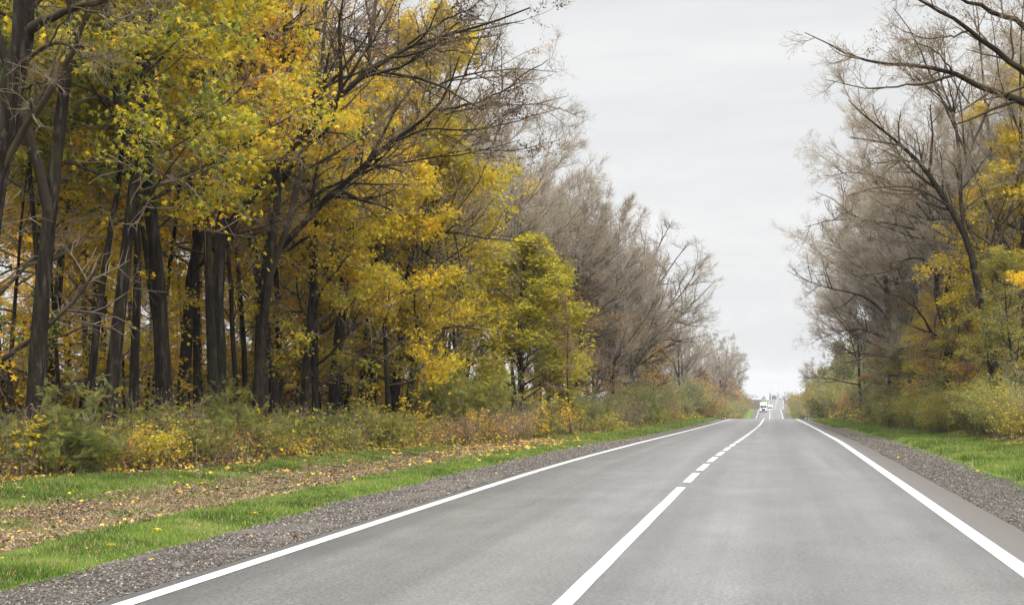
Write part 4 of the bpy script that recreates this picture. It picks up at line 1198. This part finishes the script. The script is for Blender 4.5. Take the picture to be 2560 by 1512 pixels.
# right side
custom('bare_tree', 'near tree beyond the right edge with long mossy limbs over the road', [
    [(2760, 1200, 27, .28), (2740, 800, 27, .25), (2720, 450, 27, .21), (2700, 250, 27, .18), (2690, 0, 27, .14), (2680, -300, 27, .08), (2675, -500, 27, .02)],
    L2((27, 27), [(2712, 330), (2640, 290), (2560, 256), (2503, 235), (2431, 205), (2385, 189), (2324, 164), (2206, 164), (2145, 148), (2083, 123), (2012, 82)], .10, .008),
    L2((27, 26), [(2385, 189), (2298, 210), (2227, 223), (2145, 220), (2063, 200)], .03, .006),
    L2((27, 26), [(2702, 260), (2620, 210), (2560, 184), (2493, 133), (2426, 72), (2385, 41), (2309, 5), (2240, -30)], .09, .015),
    L2((27, 26), [(2426, 75), (2380, 95), (2300, 98), (2230, 60)], .025, .006),
    L2((27, 26), [(2698, 180), (2600, 90), (2540, 50), (2480, 30), (2400, 0), (2330, -40)], .08, .02),
    L2((27, 26), [(2385, 189), (2360, 150), (2330, 120), (2250, 90)], .02, .006),
], [dict(LIMB[0], n=8, len=.26, fall=.5), dict(LIMB[1], n=5), dict(LIMB[2], n=4), dict(LIMB[3], n=2)], seed=11)
custom('mossy_tree', 'forked mossy brown tree with yellow leaves behind it on the right', [
    [(2364, 1045, 72, .27), (2367, 980, 72, .24), (2372, 924, 72, .22), (2373, 867, 72, .21), (2362, 808, 72, .19), (2348, 767, 72, .15), (2336, 727, 72, .13), (2345, 680, 72, .12), (2340, 600, 72, .1), (2320, 500, 72, .07), (2300, 380, 72, .04), (2290, 330, 72, .02)],
    L2((72, 71), [(2362, 800), (2367, 754), (2368, 700), (2390, 640), (2400, 560), (2395, 450), (2385, 350)], .13, .03),
    L2((72, 70), [(2370, 868), (2350, 845), (2324, 827), (2308, 789), (2281, 762), (2250, 740), (2220, 735)], .10, .02),
    L2((72, 67), [(2400, 620), (2329, 584), (2247, 563), (2165, 550), (2114, 545), (2060, 555), (2012, 568)], .09, .012),
    L2((72, 69), [(2345, 690), (2300, 640), (2260, 650), (2220, 680), (2150, 690)], .07, .012),
    L2((72, 69), [(2335, 560), (2270, 480), (2200, 440), (2130, 430), (2060, 440)], .07, .012),
    L2((72, 69), [(2320, 480), (2260, 400), (2200, 340), (2140, 300)], .06, .012),
], LIMB, seed=12)
custom('bare_tree', 'tall bare tree leaning left with open sweeping forks on the right', [
    [(2500, 1060, 60, .17), (2480, 900, 60, .155), (2452, 743, 60, .145), (2411, 573, 60, .13), (2375, 517, 60, .13), (2339, 461, 60, .11), (2298, 404, 60, .09), (2227, 338, 60, .06), (2145, 276, 60, .03), (2120, 250, 60, .015)],
    L2((60, 60), [(2412, 575), (2401, 502), (2401, 389), (2385, 287), (2350, 205), (2330, 120)], .11, .03),
    L2((60, 57), [(2375, 517), (2300, 470), (2240, 465), (2180, 470), (2120, 490)], .06, .01),
    L2((60, 58), [(2298, 404), (2240, 400), (2180, 410), (2130, 440)], .04, .01),
    L2((60, 61), [(2401, 430), (2440, 340), (2480, 250), (2500, 150)], .08, .03),
    L2((60, 61), [(2385, 290), (2340, 230), (2280, 190), (2220, 150)], .05, .012),
    L2((60, 61), [(2440, 700), (2500, 600), (2540, 480), (2560, 350)], .09, .03),
], LIMB, seed=13)
custom('bare_tree', 'bare tree whose lowest limb sticks out farthest over the right verge', [
    [(2230, 1040, 98, .24), (2228, 900, 98, .21), (2222, 760, 98, .18), (2205, 640, 98, .13), (2190, 520, 98, .08), (2180, 430, 98, .03)],
    L2((98, 93), [(2224, 800), (2180, 750), (2120, 729), (2065, 718), (2011, 700), (1967, 676)], .09, .015),
    L2((98, 93), [(2222, 740), (2160, 660), (2100, 620), (2040, 600)], .08, .015),
    L2((98, 93), [(2212, 680), (2150, 560), (2090, 500), (2040, 480)], .08, .015),
    L2((98, 93), [(2226, 850), (2150, 820), (2090, 830), (2040, 850)], .07, .012),
], LIMB, seed=14)

# --- shrubs of the left edge
sh = [
    ('sapling1', 20, 24.5, 1.2, (.50, .3, .1, 1), 'small yellow maple sapling at the left end of the thicket'),
    ('twiggy2', 75, 25.5, 1.0, (.9, .3, .1, 1), 'tangle of grey brown twigs in front of the thick flared trunk'),
    ('feather2', 135, 24.6, 1.0, GREEN, 'dark green fern leaved bush beside the grey twig tangle'),
    ('feather0', 205, 25.6, 1.1, GREEN, 'big dark green fern leaved bush standing lowest to the grass'),
    ('twiggy0', 285, 27.0, .9, (.75, .3, .1, 1), 'brown twiggy shrub right of the big fern leaved bush'),
    ('bramble0', 330, 27.3, .95, (.40, .35, .2, 1), 'bramble shrub dotted with bright yellow leaves'),
    ('bramble2', 395, 28.8, 1.0, (.52, .3, .2, 1), 'taller bramble shrub with the most yellow leaves'),
    ('feather1', 360, 30.5, 1.0, GREEN, 'fern leaved bush behind the yellow bramble'),
    ('bramble1', 455, 30.5, 1.0, (.34, .4, .2, 1), 'low yellow green bramble at the foot of the straight trunk'),
    ('feather0', 455, 33.0, 1.15, (0.250, .25, .12, .85), 'fern leaved bush below the straight flecked trunk'),
    ('feather1', 540, 34.0, 1.0, (0.240, .25, .12, .85), 'broad green fern leaved bush between two dark trunks'),
    ('twiggy1', 520, 31.5, 1.0, (.8, .3, .1, 1), 'reddish brown stemmed shrub low at the grass edge'),
    ('feather1', 605, 36.5, 1.05, (0.230, .25, .12, .85), 'tallest fern leaved bush left of the black trunk'),
    ('twiggy0', 600, 33.5, .8, (.78, .3, .1, 1), 'small rusty twig bush beside the reddish stemmed shrub'),
    ('feather2', 655, 36.0, 1.1, (0.270, .25, .12, .85), 'low fern leaved bush under the black trunk'),
    ('feather0', 715, 38.5, 1.05, (0.260, .25, .12, .85), 'fern leaved bush right of the leaning trunk'),
    ('bramble0', 700, 35.2, .7, (.55, .3, .1, 1), 'tiny yellow leaved bush at the grass edge under the ferns'),
    ('feather2', 790, 41.0, 1.1, (0.250, .25, .12, .85), 'fern leaved bush below the broad shaded trunk'),
    ('feather1', 865, 43.5, .95, (0.280, .25, .12, .85), 'dense green bush left of the yellow sapling'),
    ('sapling2', 985, 48, 1.0, (.52, .3, .1, 1), 'bushy yellow maple sapling beside the dark trunk'),
    ('twiggy2', 930, 43, .9, (.6, .4, .2, 1), 'brown and green twig bush below the yellow sapling'),
    ('feather0', 1000, 46, .95, (0.300, .3, .12, .85), 'olive fern leaved bush at the end of the green thicket'),
    ('tallfeather', 1160, 54, 1.05, (0.295, .25, .12, .85), 'tall pale green feathery bush left of the round maple'),
    ('twiggy1', 1060, 45.5, 1.1, (.8, .35, .1, 1), 'brown stemmed weeds in front of the tall feathery bush'),
    ('twiggy0', 1130, 48, 1.0, (.75, .35, .1, 1), 'darker brown weeds right below the tall feathery bush'),
    ('sapling0', 1200, 51, .8, (.58, .3, .1, 1), 'thin sapling with a few golden leaves before the feathery bush'),
    ('twiggy1', 1230, 51, 1.2, (.7, .4, .2, 1), 'tan brown weeds below the round maple'),
    ('ghost', 1300, 55, .8, (.6, .4, .2, 1), 'pale leafless twig bush below the round maple'),
    ('sapling2', 1375, 58, .85, (.56, .25, .1, 1), 'golden yellow sapling with upright tips right of the pale twigs'),
    ('sapling1', 1330, 56, .95, (.58, .25, .1, 1), 'smaller golden sapling beside the upright one'),
    ('twiggy2', 1300, 53.5, .8, (.8, .3, .1, 1), 'brown weeds in front of the golden saplings'),
    ('twiggy0', 1400, 59, 1.0, (.7, .35, .2, 1), 'brown twig bush at the foot of the thin roadside tree'),
]
for kind, px, y, s_, col, lab in sh:
    b = base_at(px, y)
    lim = float(mid(y) + shrub_l(y)) - .35
    b[0] = min(b[0], lim) if y < 60 else b[0]
    b[2] = float(ground_z(b[0], b[1]))
    nm = {'feather': 'fern_leaved_bush', 'twiggy': 'twig_bush', 'bramble': 'bramble', 'sapling': 'sapling', 'tallfeather': 'feathery_bush', 'ghost': 'twig_bush'}[kind.rstrip('0123')]
    shrub(kind, 0, 0, lab, s=s_ * .95, sz=s_ * (.62 if y < 50 else .85), rot=r.random() * 6.28, color=col, name=nm, loc=b, cat='sapling' if nm == 'sapling' else 'bush')
tree('pole1', base_at(1426, 60), 'thin grey roadside tree with sparse leaves standing in the thicket', s=.42, color=(.90, .2, .1, .7), name='slim_tree')
# filler rows, left and right
for i in range(62):
    y = 25 + 1.5 * i + r.uniform(-.4, .4)
    x = float(mid(y) + shrub_l(y)) - (.5 + 2.6 * (i % 3) / 2) - r.random() * .5
    kind = ['feather1', 'twiggy0', 'bramble1', 'feather2', 'twiggy2', 'feather0', 'bramble0'][i % 7]
    c = {'f': (.23 + .1 * r.random(), .3, .1, .7), 't': (.75 + .2 * r.random(), .3, .2, .7), 'b': (.26 + .2 * r.random(), .4, .2, .75)}[kind[0]]
    shrub(kind, x, y, 'waist high mixed bush within the thicket along the left verge', cat='bush', group='bushes of the left thicket', s=r.uniform(.6, .85) * (1 + .5 * sstep(60, 90, y)), rot=r.random() * 6.28, color=c, name='thicket_bush')
for i in range(46):
    y = 30 + 1.75 * i + r.uniform(-.4, .4)
    x = float(mid(y) + shrub_r(y)) + (.5 + 2.4 * (i % 3) / 2) + r.random() * .5
    kind = ['feather1', 'bramble2', 'twiggy0', 'feather0', 'bramble1', 'sapling1', 'twiggy2'][i % 7]
    c = {'f': (.22 + .1 * r.random(), .3, .1, .55), 't': (.75 + .2 * r.random(), .3, .2, .7), 'b': (.32 + .18 * r.random(), .4, .2, .6), 's': (.45, .3, .2, 1)}[kind[0]]
    shrub(kind, x, y, 'mixed green and brown bush along the foot of the right belt', cat='bush', group='bushes of the right thicket', s=r.uniform(.85, 1.2), rot=r.random() * 6.28, color=c, name='thicket_bush')
for i, (px, y) in enumerate([(2240, 88), (2215, 92), (2270, 84), (2355, 66), (2375, 68), (2330, 70), (2490, 55), (2515, 53), (2460, 57), (2540, 50), (2420, 61), (2300, 77)]):
    b = base_at(px, y); b[0] = min(b[0], float(mid(y) + shrub_r(y)) + .6); b[2] = float(ground_z(b[0], y))
    shrub(['willow0', 'bramble2', 'feather1', 'willow2'][i % 4], 0, 0, 'tan green scrub bush hiding the foot of a tree on the right', cat='bush', group='scrub at the foot of the right trees', loc=b, s=[.38, 1.1, 1.0, .34][i % 4], rot=i * 1.3, color=([.3, .40, .26, .36][i % 4], .3, .2, .7), name='scrub_bush')
for kind, px, y, s_, col, lab in [
    ('ghost', 2455, 50, 1.0, (.6, .4, .2, 1), 'pale grey leafless twig bush on the right'),
    ('tallfeather', 2500, 44, .75, (0.300, .25, .12, .85), 'tall bright green feathery bush near the right edge'),
    ('sapling2', 2330, 64, .9, (.5, .25, .1, 1), 'yellow leaved sapling in front of the forked mossy tree'),
    ('sapling0', 2375, 58, 1.1, (.42, .25, .1, 1), 'yellow green sapling right of the forked mossy tree'),
    ('bramble2', 2225, 74, 1.5, (.30, .3, .2, 1), 'rounded green bush at the grass edge left of the mossy tree'),
    ('bramble0', 2170, 82, 1.5, (.33, .3, .2, 1), 'rounded olive bush farther along the right grass edge'),
    ('sapling0', 2545, 38, .6, (.60, .3, .1, .9), 'small orange yellow sapling by the right edge')]:
    b = base_at(px, y); lim = float(mid(y) + shrub_r(y)) + .4; b[0] = max(b[0], lim); b[2] = float(ground_z(b[0], b[1]))
    shrub(kind, 0, 0, lab, s=s_, rot=r.random() * 6.28, color=col, name='bush' if 'sapling' not in kind else 'sapling', loc=b, cat='bush' if 'sapling' not in kind else 'sapling')

# undergrowth nobody could count: stems and small leaves at the edge of both belts
r = np.random.default_rng(77)
def undergrowth(side):
    mt = MB(); ml = MB()
    n = 11000
    y = 18 * (165 / 18) ** (r.random(n) ** .9)
    dpt = r.random(n) ** .8 * 5.0
    u = (shrub_l(y) - dpt - .1 + .35 * vnoise(y, y * 0, 1.7, 71)) if side < 0 else (shrub_r(y) + dpt + .1 + .35 * vnoise(y, y * 0, 1.7, 72))
    x = u + mid(y); z = ground_z(x, y) - .05
    k = vnoise(x, y, 1.2, 73)
    H = (.35 + .55 * sstep(0, 1.2, dpt) + .35 * k) * r.uniform(.5, 1.25, n) * (1 + .5 * sstep(60, 100, y))
    H = np.maximum(H, .15)
    P = grow(np.stack([x, y, z], -1), np.stack([r.normal(0, .25, n), r.normal(0, .25, n), np.ones(n)], -1), H, 4, .14, 0, r)
    RR = (.0035 * (1 + y / 50))[:, None] * np.linspace(1, .5, 4)[None]
    mt.tubes(P, RR, 3, .35 + .5 * r.random(n))
    m = 85000
    i = r.integers(0, n, m); t = r.random(m) * 2.99; j = t.astype(int); f = (t - j)[:, None]
    A = P[i, j] * (1 - f) + P[i, j + 1] * f + r.normal(0, .09, (m, 3))
    A[:, 2] = np.maximum(A[:, 2], z[i] + .05)
    V, F, q = place(QT, A, .032 * r.uniform(.5, 1.3, m) * (1 + y[i] / 55), r, .4)
    c = .30 + .16 * vnoise(A[:, 0], A[:, 1], 1.6, 74) + r.normal(0, .1, m)
    br = (r.random(m) < np.clip(.42 + .5 * vnoise(A[:, 0], A[:, 1], 2.2, 75), .08, .95))
    c = np.where(br, r.normal(.93, .05, m), c)
    c = np.where(r.random(m) < .07, .58, c)
    ml.add(V, [F], np.repeat(np.clip(c, 0, 1), q))
    e = mt.mesh('undergrowth', TWIG); o = obj('undergrowth', e)
    tag(o, 'tangled weeds and brambles along the foot of the %s tree belt' % ('left' if side < 0 else 'right'), 'undergrowth', kind='stuff')
    obj('foliage', ml.mesh('foliage', LEAF), o, color=(.5, 1, 0, 1))
undergrowth(-1); undergrowth(1)

# ------------------------------------------------------------------ small roadside things
WHITE = simple('white_plastic', (.45, .44, .42), .5); BLACK = simple('black_plastic', (.02, .02, .02), .5); 
def guide_post(px, y, lab, side_u, tilt=0):
    x = float(mid(y)) + side_u
    e = bpy.data.objects.new('guide_post', None); link(e); e.location = (x, y, float(gravel_z(x, y)) - .05); e.rotation_euler = (0, tilt, 0); e.scale = (.85, .85, .8)
    tag(e, lab, 'guide post', 'guide posts at the crest')
    m = MB(); m.box((0, 0, .28), (.16, .07, .66), bev=.02); obj('post_body', m.mesh('post_body', WHITE), e)
    m = MB(); V = np.array([(-.083, -.038, .30), (.083, -.038, .42), (.083, .038, .42), (-.083, .038, .30), (-.083, -.038, .70), (.083, -.038, .80), (.083, .038, .80), (-.083, .038, .70)])
    m.add(V, [np.array([[0, 1, 2, 3], [4, 5, 6, 7], [0, 1, 5, 4], [1, 2, 6, 5], [2, 3, 7, 6], [3, 0, 4, 7]])]); obj('black_band', m.mesh('black_band', BLACK), e)
    m = MB(); m.box((0, -.041, .64), (.05, .008, .10), bev=.01); obj('reflector', m.mesh('reflector', simple('reflector_white', (.8, .8, .82), .2, .6)), e)
guide_post(0, 154, 'upright guide post with a black top on the right shoulder at the crest', 4.75, .05)
guide_post(0, 149, 'guide post tilted sideways beside the upright one on the right shoulder', 4.95, -.12)
guide_post(0, 163, 'small guide post sunk behind the crest on the right shoulder', 4.6, .15)
guide_post(0, 158, 'lone guide post on the left shoulder at the crest', -4.3, .0)

def rock(px, py, size, lab):
    P = hit(px, py)
    rr = np.random.default_rng(5)
    bm_ = MB()
    th = np.linspace(0, math.pi, 6)[1:-1]; ph = np.arange(8) * math.pi / 4
    V = [(0, 0, 1)] + [(math.sin(a) * math.cos(b), math.sin(a) * math.sin(b), math.cos(a)) for a in th for b in ph] + [(0, 0, -1)]
    V = np.array(V) * (1 + rr.normal(0, .13, (len(V), 1))) * np.array([1, .8, .7]) * size
    F4 = [[1 + i * 8 + j, 1 + i * 8 + (j + 1) % 8, 9 + i * 8 + (j + 1) % 8, 9 + i * 8 + j] for i in range(3) for j in range(8)]
    F3 = [[0, 1 + (j + 1) % 8, 1 + j] for j in range(8)] + [[33, 25 + j, 25 + (j + 1) % 8] for j in range(8)]
    bm_.add(V, [np.array(F4), np.array(F3)])
    o = obj('stone', bm_.mesh('stone', simple('grey_stone', (.13, .115, .10), .9, var=.4)), loc=(P[0], P[1], P[2] + size * .4))
    tag(o, lab, 'stone')
rock(444, 1422, .055, 'largest dark stone lying alone on the left gravel shoulder')
rock(1176, 1220, .06, 'flat dark stone at the pavement edge farther along the left shoulder')
def leaf_thing(px, py, size, col, lab, rot):
    P = hit(px, py)
    T, F = MT
    m = MB(); V = T * size; V[:, 2] *= 1.6
    m.add(V, [F], .5)
    o = obj('fallen_leaf', m.mesh('fallen_leaf', LEAF), loc=(P[0], P[1], P[2] + .03 + .02), color=col)
    o.rotation_euler = (.3, .15, rot)
    tag(o, lab, 'leaf')
leaf_thing(397, 1332, .085, (.53, .1, 0, 1), 'pale yellow fallen leaf on the green strip beside the gravel', 1)
leaf_thing(641, 1290, .085, (.50, .1, 0, 1), 'cream yellow fallen leaf where grass meets gravel', 2)
leaf_thing(279, 1371, .08, (.47, .1, 0, 1), 'curled pale leaf on the grass nearest the camera', 3)
leaf_thing(501, 1213, .11, (.60, .1, 0, 1), 'bright yellow leaf on top of the brown litter', 4)
leaf_thing(2442, 1181, .08, (.60, .1, 0, 1), 'single yellow leaf on the right gravel shoulder', 5)

# ------------------------------------------------------------------ vehicles
VW = simple('van_white', (.58, .58, .575), .3, .5, var=.02); VB = simple('truck_blue', (.10, .14, .28), .3, .5); GLASS = simple('dark_glass', (.05, .06, .085), .08, .6)
TYRE = simple('tyre_rubber', (.02, .02, .02), .9); TRIM = simple('dark_trim', (.03, .03, .032), .5); LAMP = simple('lit_headlamp', (.9, .9, .85), .2, emit=((1, .96, .88), 6)); CURT = simple('cargo_white', (.60, .60, .60), .5, var=.03); PALE = simple('pale_roof', (.7, .7, .75), .5)
def wheel(parent, x, y, rad=.42, wd=.26):
    m = MB(); a = np.arange(20) * math.pi / 10
    ring = lambda rr, xx: np.stack([np.full(20, xx), np.cos(a) * rr, np.sin(a) * rr], -1)
    V = np.concatenate([ring(rad * .55, -wd / 2), ring(rad * .93, -wd / 2), ring(rad, -wd / 3), ring(rad, wd / 3), ring(rad * .93, wd / 2), ring(rad * .55, wd / 2)])
    i = np.arange(20); j = (i + 1) % 20
    F = np.concatenate([np.stack([i + 20 * k, j + 20 * k, j + 20 * k + 20, i + 20 * k + 20], -1) for k in range(5)])
    m.add(V, [F]); w_ = obj('wheel', m.mesh('wheel', TYRE), parent, (x, y, rad))
    m = MB(); m.add(np.concatenate([ring(rad * .56, -wd * .4), ring(rad * .56, wd * .4)]), [np.stack([i, j, j + 20, i + 20], -1), np.array([list(range(20)), list(range(20, 40))])])
    obj('rim', m.mesh('rim', simple('steel_rim', (.35, .35, .36), .4, .5, .6)), w_)
def truck(u, y, lab, body, cargo, kind, lights=True, W=2.05, Hc=2.95):
    """front faces -Y (towards the camera)"""
    x = float(mid(y)) + u
    e = bpy.data.objects.new(kind, None); link(e)
    e.location = (x, y, float(prof(y)) + .0)
    e.rotation_euler = (math.atan((float(prof(y + 3)) - float(prof(y))) / 3), 0, -math.atan((float(mid(y + 5)) - float(mid(y))) / 5))
    tag(e, lab, 'truck' if kind != 'panel_van' else 'van')
    h = 2.35
    m = MB()     # cab from a side profile extruded across
    pr = [(0, .55), (0, 1.25), (.12, 1.4), (.42, 2.2), (.62, h), (1.75, h), (1.8, 2.2), (1.8, .55)]
    n = len(pr); V = np.array([(sx * W / 2 * (.97 if z > 1.5 else 1), yy, z) for sx in (-1, 1) for yy, z in pr])
    m.add(V, [np.array([[i, (i + 1) % n, (i + 1) % n + n, i + n] for i in range(n)]), np.array([list(range(n))[::-1], list(range(n, 2 * n))])])
    obj('cab', m.mesh('cab', body), e)
    m = MB(); m.add(np.array([(-W * .43, .10, 1.42), (W * .43, .10, 1.42), (W * .41, .385, 2.16), (-W * .41, .385, 2.16), (-W * .43, .14, 1.42), (W * .43, .14, 1.42), (W * .41, .43, 2.16), (-W * .41, .43, 2.16)]),
                    [np.array([[0, 1, 2, 3], [4, 7, 6, 5], [0, 4, 5, 1], [3, 2, 6, 7], [0, 3, 7, 4], [1, 5, 6, 2]])])
    obj('windscreen', m.mesh('windscreen', GLASS), e)
    for sx in (-1, 1):
        m = MB(); m.box((sx * (W / 2 + .004), .98, 1.75), (.02, .75, .6), bev=.006); obj('side_window', m.mesh('side_window', GLASS), e)
    m = MB(); m.box((0, 1.9 + 2.2, .9 + (Hc - .9) / 2), (W + .12, 4.3, Hc - .9), bev=.05); obj('cargo_box', m.mesh('cargo_box', cargo), e)
    m = MB(); V = np.array([(-W * .40, .5, h + .004), (W * .40, .5, h + .004), (W * .44, 1.8, h + .004), (-W * .44, 1.8, h + .004), (-W * .36, 1.3, Hc - .12), (W * .36, 1.3, Hc - .12), (W * .44, 1.85, Hc - .1), (-W * .44, 1.85, Hc - .1)])
    m.add(V, [np.array([[0, 1, 5, 4], [4, 5, 6, 7], [0, 4, 7, 3], [1, 2, 6, 5]])]); obj('roof_fairing', m.mesh('roof_fairing', body), e)
    m = MB(); m.box((0, 3.3, .72), (.9, 6.0, .28)); obj('chassis', m.mesh('chassis', TRIM), e)
    m = MB(); m.box((0, -.03, .58), (W, .2, .34), bev=.04); obj('bumper', m.mesh('bumper', TRIM), e)
    m = MB(); m.box((0, -.012, .98), (W * .62, .03, .32), bev=.008); obj('grille', m.mesh('grille', TRIM), e)
    for sx in (-1, 1):
        m = MB(); m.box((sx * W * .40, -.14, .72), (.30, .05, .22), bev=.02); obj('headlight', m.mesh('headlight', LAMP if lights else GLASS), e)
        m = MB(); m.box((sx * (W / 2 + .20), .25, 1.75), (.16, .1, .46), bev=.02); m.tubes(np.array([[(sx * (W / 2 - .02), .3, 1.95), (sx * (W / 2 + .2), .26, 1.95)]]), np.full((1, 2), .02), 6)
        obj('mirror', m.mesh('mirror', TRIM), e)
        wheel(e, sx * (W / 2 - .16), .95); wheel(e, sx * (W / 2 - .16), 4.9)
    return e
truck(-1.9, 436, 'nearest oncoming white box truck with a high white cargo body', VW, CURT, 'box_truck', W=2.1, Hc=3.0)
truck(-1.5, 600, 'second oncoming white truck with bright headlights half hidden behind the nearest', VW, CURT, 'box_truck', W=2.05, Hc=2.95)
truck(-1.6, 776, 'blue truck with a pale roof coming over the far crest', VB, PALE, 'blue_truck', W=2.3, Hc=3.1, lights=False)
def car(x, y, lab):
    e = bpy.data.objects.new('parked_car', None); link(e); e.location = (x, y, float(ground_z(x, y)) + .05)
    tag(e, lab, 'car')
    pr = [(0, .3), (0, .75), (.9, .92), (1.5, 1.42), (2.9, 1.45), (3.6, .98), (4.2, .9), (4.25, .3)]
    n = len(pr); V = np.array([(sx * .85 * (.82 if z > 1.2 else 1), yy, z) for sx in (-1, 1) for yy, z in pr])
    m = MB(); m.add(V, [np.array([[i, (i + 1) % n, (i + 1) % n + n, i + n] for i in range(n)]), np.array([list(range(n))[::-1], list(range(n, 2 * n))])])
    obj('body', m.mesh('body', simple('car_paint', (.35, .42, .58), .3, .5)), e)
    m = MB(); m.add(np.array([(-.72, .93, .96), (.72, .93, .96), (.62, 1.44, 1.38), (-.62, 1.44, 1.38)]), [np.array([[0, 1, 2, 3]])]); obj('windscreen', m.mesh('windscreen', GLASS), e)
    for a in (-.72, .72):
        for b in (.75, 3.4): wheel(e, a, b, .32, .2)
x = pt(1966, 993, 800)[0]
car(x, 800, 'small pale blue car beside the dark trees at the far crest')

# house and shed beyond the far left verge
def house():
    y = 1250; x = pt(1914, 998, y)[0]; g0 = float(ground_z(x, y))
    e = bpy.data.objects.new('roadside_house', None); link(e); e.location = (x, y, g0)
    tag(e, 'small white house with a dark gabled roof left of the road in the distance', 'house')
    zr = lambda row: EYE - (row - 982) / 3470 * y - g0
    z0 = zr(996.5)
    m = MB(); m.box((0, 0, z0 / 2 - .3), (6.6, 7, z0 + .6), bev=.02); obj('wall', m.mesh('wall', simple('lime_wash', (.7, .7, .66), .8)), e)
    m = MB(); V = np.array([(-3.6, -3.8, z0 - .05), (.6, -3.8, z0 - .05), (-1.5, -3.8, z0 + 2.4), (-3.6, 3.8, z0 - .05), (.6, 3.8, z0 - .05), (-1.5, 3.8, z0 + 2.4)])
    m.add(V, [np.array([[0, 2, 5, 3], [1, 4, 5, 2], [0, 3, 4, 1]]), np.array([[0, 1, 2], [3, 5, 4]])]); rf = obj('roof', m.mesh('roof', simple('slate_roof', (.09, .10, .13), .7)), e)
    m = MB(); m.box((-1.2, 0, z0 + 2.6), (.5, .5, 1.4)); obj('chimney', m.mesh('chimney', simple('chimney_brick', (.2, .12, .09), .9)), rf)
    m = MB(); m.box((1.6, -3.5, z0 - 1.1), (.9, .08, 1.0)); obj('window', m.mesh('window', GLASS), e)
house()
for i, (px, y, h, lab) in enumerate([(1925, 760, .16, 'narrow dark tree beside the small white house')]):
    x = pt(px, 998, y)[0]
    tree('farleafy2', (x, y, float(ground_z(x, y))), lab, s=h, sz=.30, color=(.12, .2, .05, 1), name='narrow_tree')
x = pt(1912, 1002, 660)[0]
shrub('willow1', x, 640, 'low green hedge bush in front of the small white house', cat='bush', color=GREEN, s=.55, name='hedge_bush')

# power line crossing the road among the crowns
CONC = simple('pole_wood', (.11, .095, .08), .9); WIRE = simple('wire_metal', (.10, .10, .10), .5); INS = simple('insulator_glass', (.12, .15, .16), .3)
def pole(px, y, lab):
    x = pt(px, 640, y)[0]; g0 = float(ground_z(x, y)); top = pt(px, 628, y)[2] - g0
    e = bpy.data.objects.new('power_pole', None); link(e); e.location = (x, y, g0)
    tag(e, lab, 'power pole', 'power poles either side of the road')
    m = MB(); m.tubes(np.array([[(0, 0, -.5), (0, 0, top * .5), (0, 0, top)]]), np.array([[.15, .12, .09]]), 12); obj('mast', m.mesh('mast', CONC), e)
    pts_ = []
    for k, dz in enumerate((-.12, -.85)):
        m = MB(); m.box((0, 0, top + dz), (.09, 1.5, .1)); obj('crossarm', m.mesh('crossarm', CONC), e)
        for sy in ((-.65, .65) if k else (0,)):
            zb = top + dz + .05
            m = MB(); m.tubes(np.array([[(0, sy, zb), (0, sy, zb + .07), (0, sy, zb + .14), (0, sy, zb + .2)]]), np.array([[.02, .05, .03, .045]]), 8); obj('insulator', m.mesh('insulator', INS), e)
            pts_.append((x, y + sy, g0 + zb + .2))
    return pts_
A = pole(1343, 88, 'power pole hidden among bare crowns on the left'); B = pole(2298, 88, 'power pole hidden among bare crowns on the right')
Lp = []
for k, (a, b) in enumerate(zip(A, B)):
    t = np.linspace(0, 1, 40)[:, None]
    P = np.array(a) * (1 - t) + np.array(b) * t
    P[:, 2] -= 4 * .35 * (t * (1 - t))[:, 0]
    m = MB(); m.tubes(P[None], np.full((1, 40), .002), 4)
    tag(obj('power_wire', m.mesh('power_wire', WIRE)), ['topmost thin power wire crossing high over the road', 'lower thin power wire crossing over the road, nearer side', 'lower thin power wire crossing over the road, far side'][k], 'wire', 'power wires over the road')

# ------------------------------------------------------------------ haze
hz = MB(); hz.box((0, 1200, 3), (3300, 2620, 62))
hm = bpy.data.materials.new('haze'); hm.use_nodes = True; t = hm.node_tree; t.nodes.clear()
o_ = t.nodes.new('ShaderNodeOutputMaterial'); pv = t.nodes.new('ShaderNodeVolumePrincipled')
pv.inputs['Color'].default_value = (.93, .95, 1.0, 1); pv.inputs['Density'].default_value = .00022
t.links.new(pv.outputs[0], o_.inputs['Volume'])
tag(obj('haze', hz.mesh('haze', hm)), 'thin pale autumn haze over the whole road', 'haze', kind='stuff')
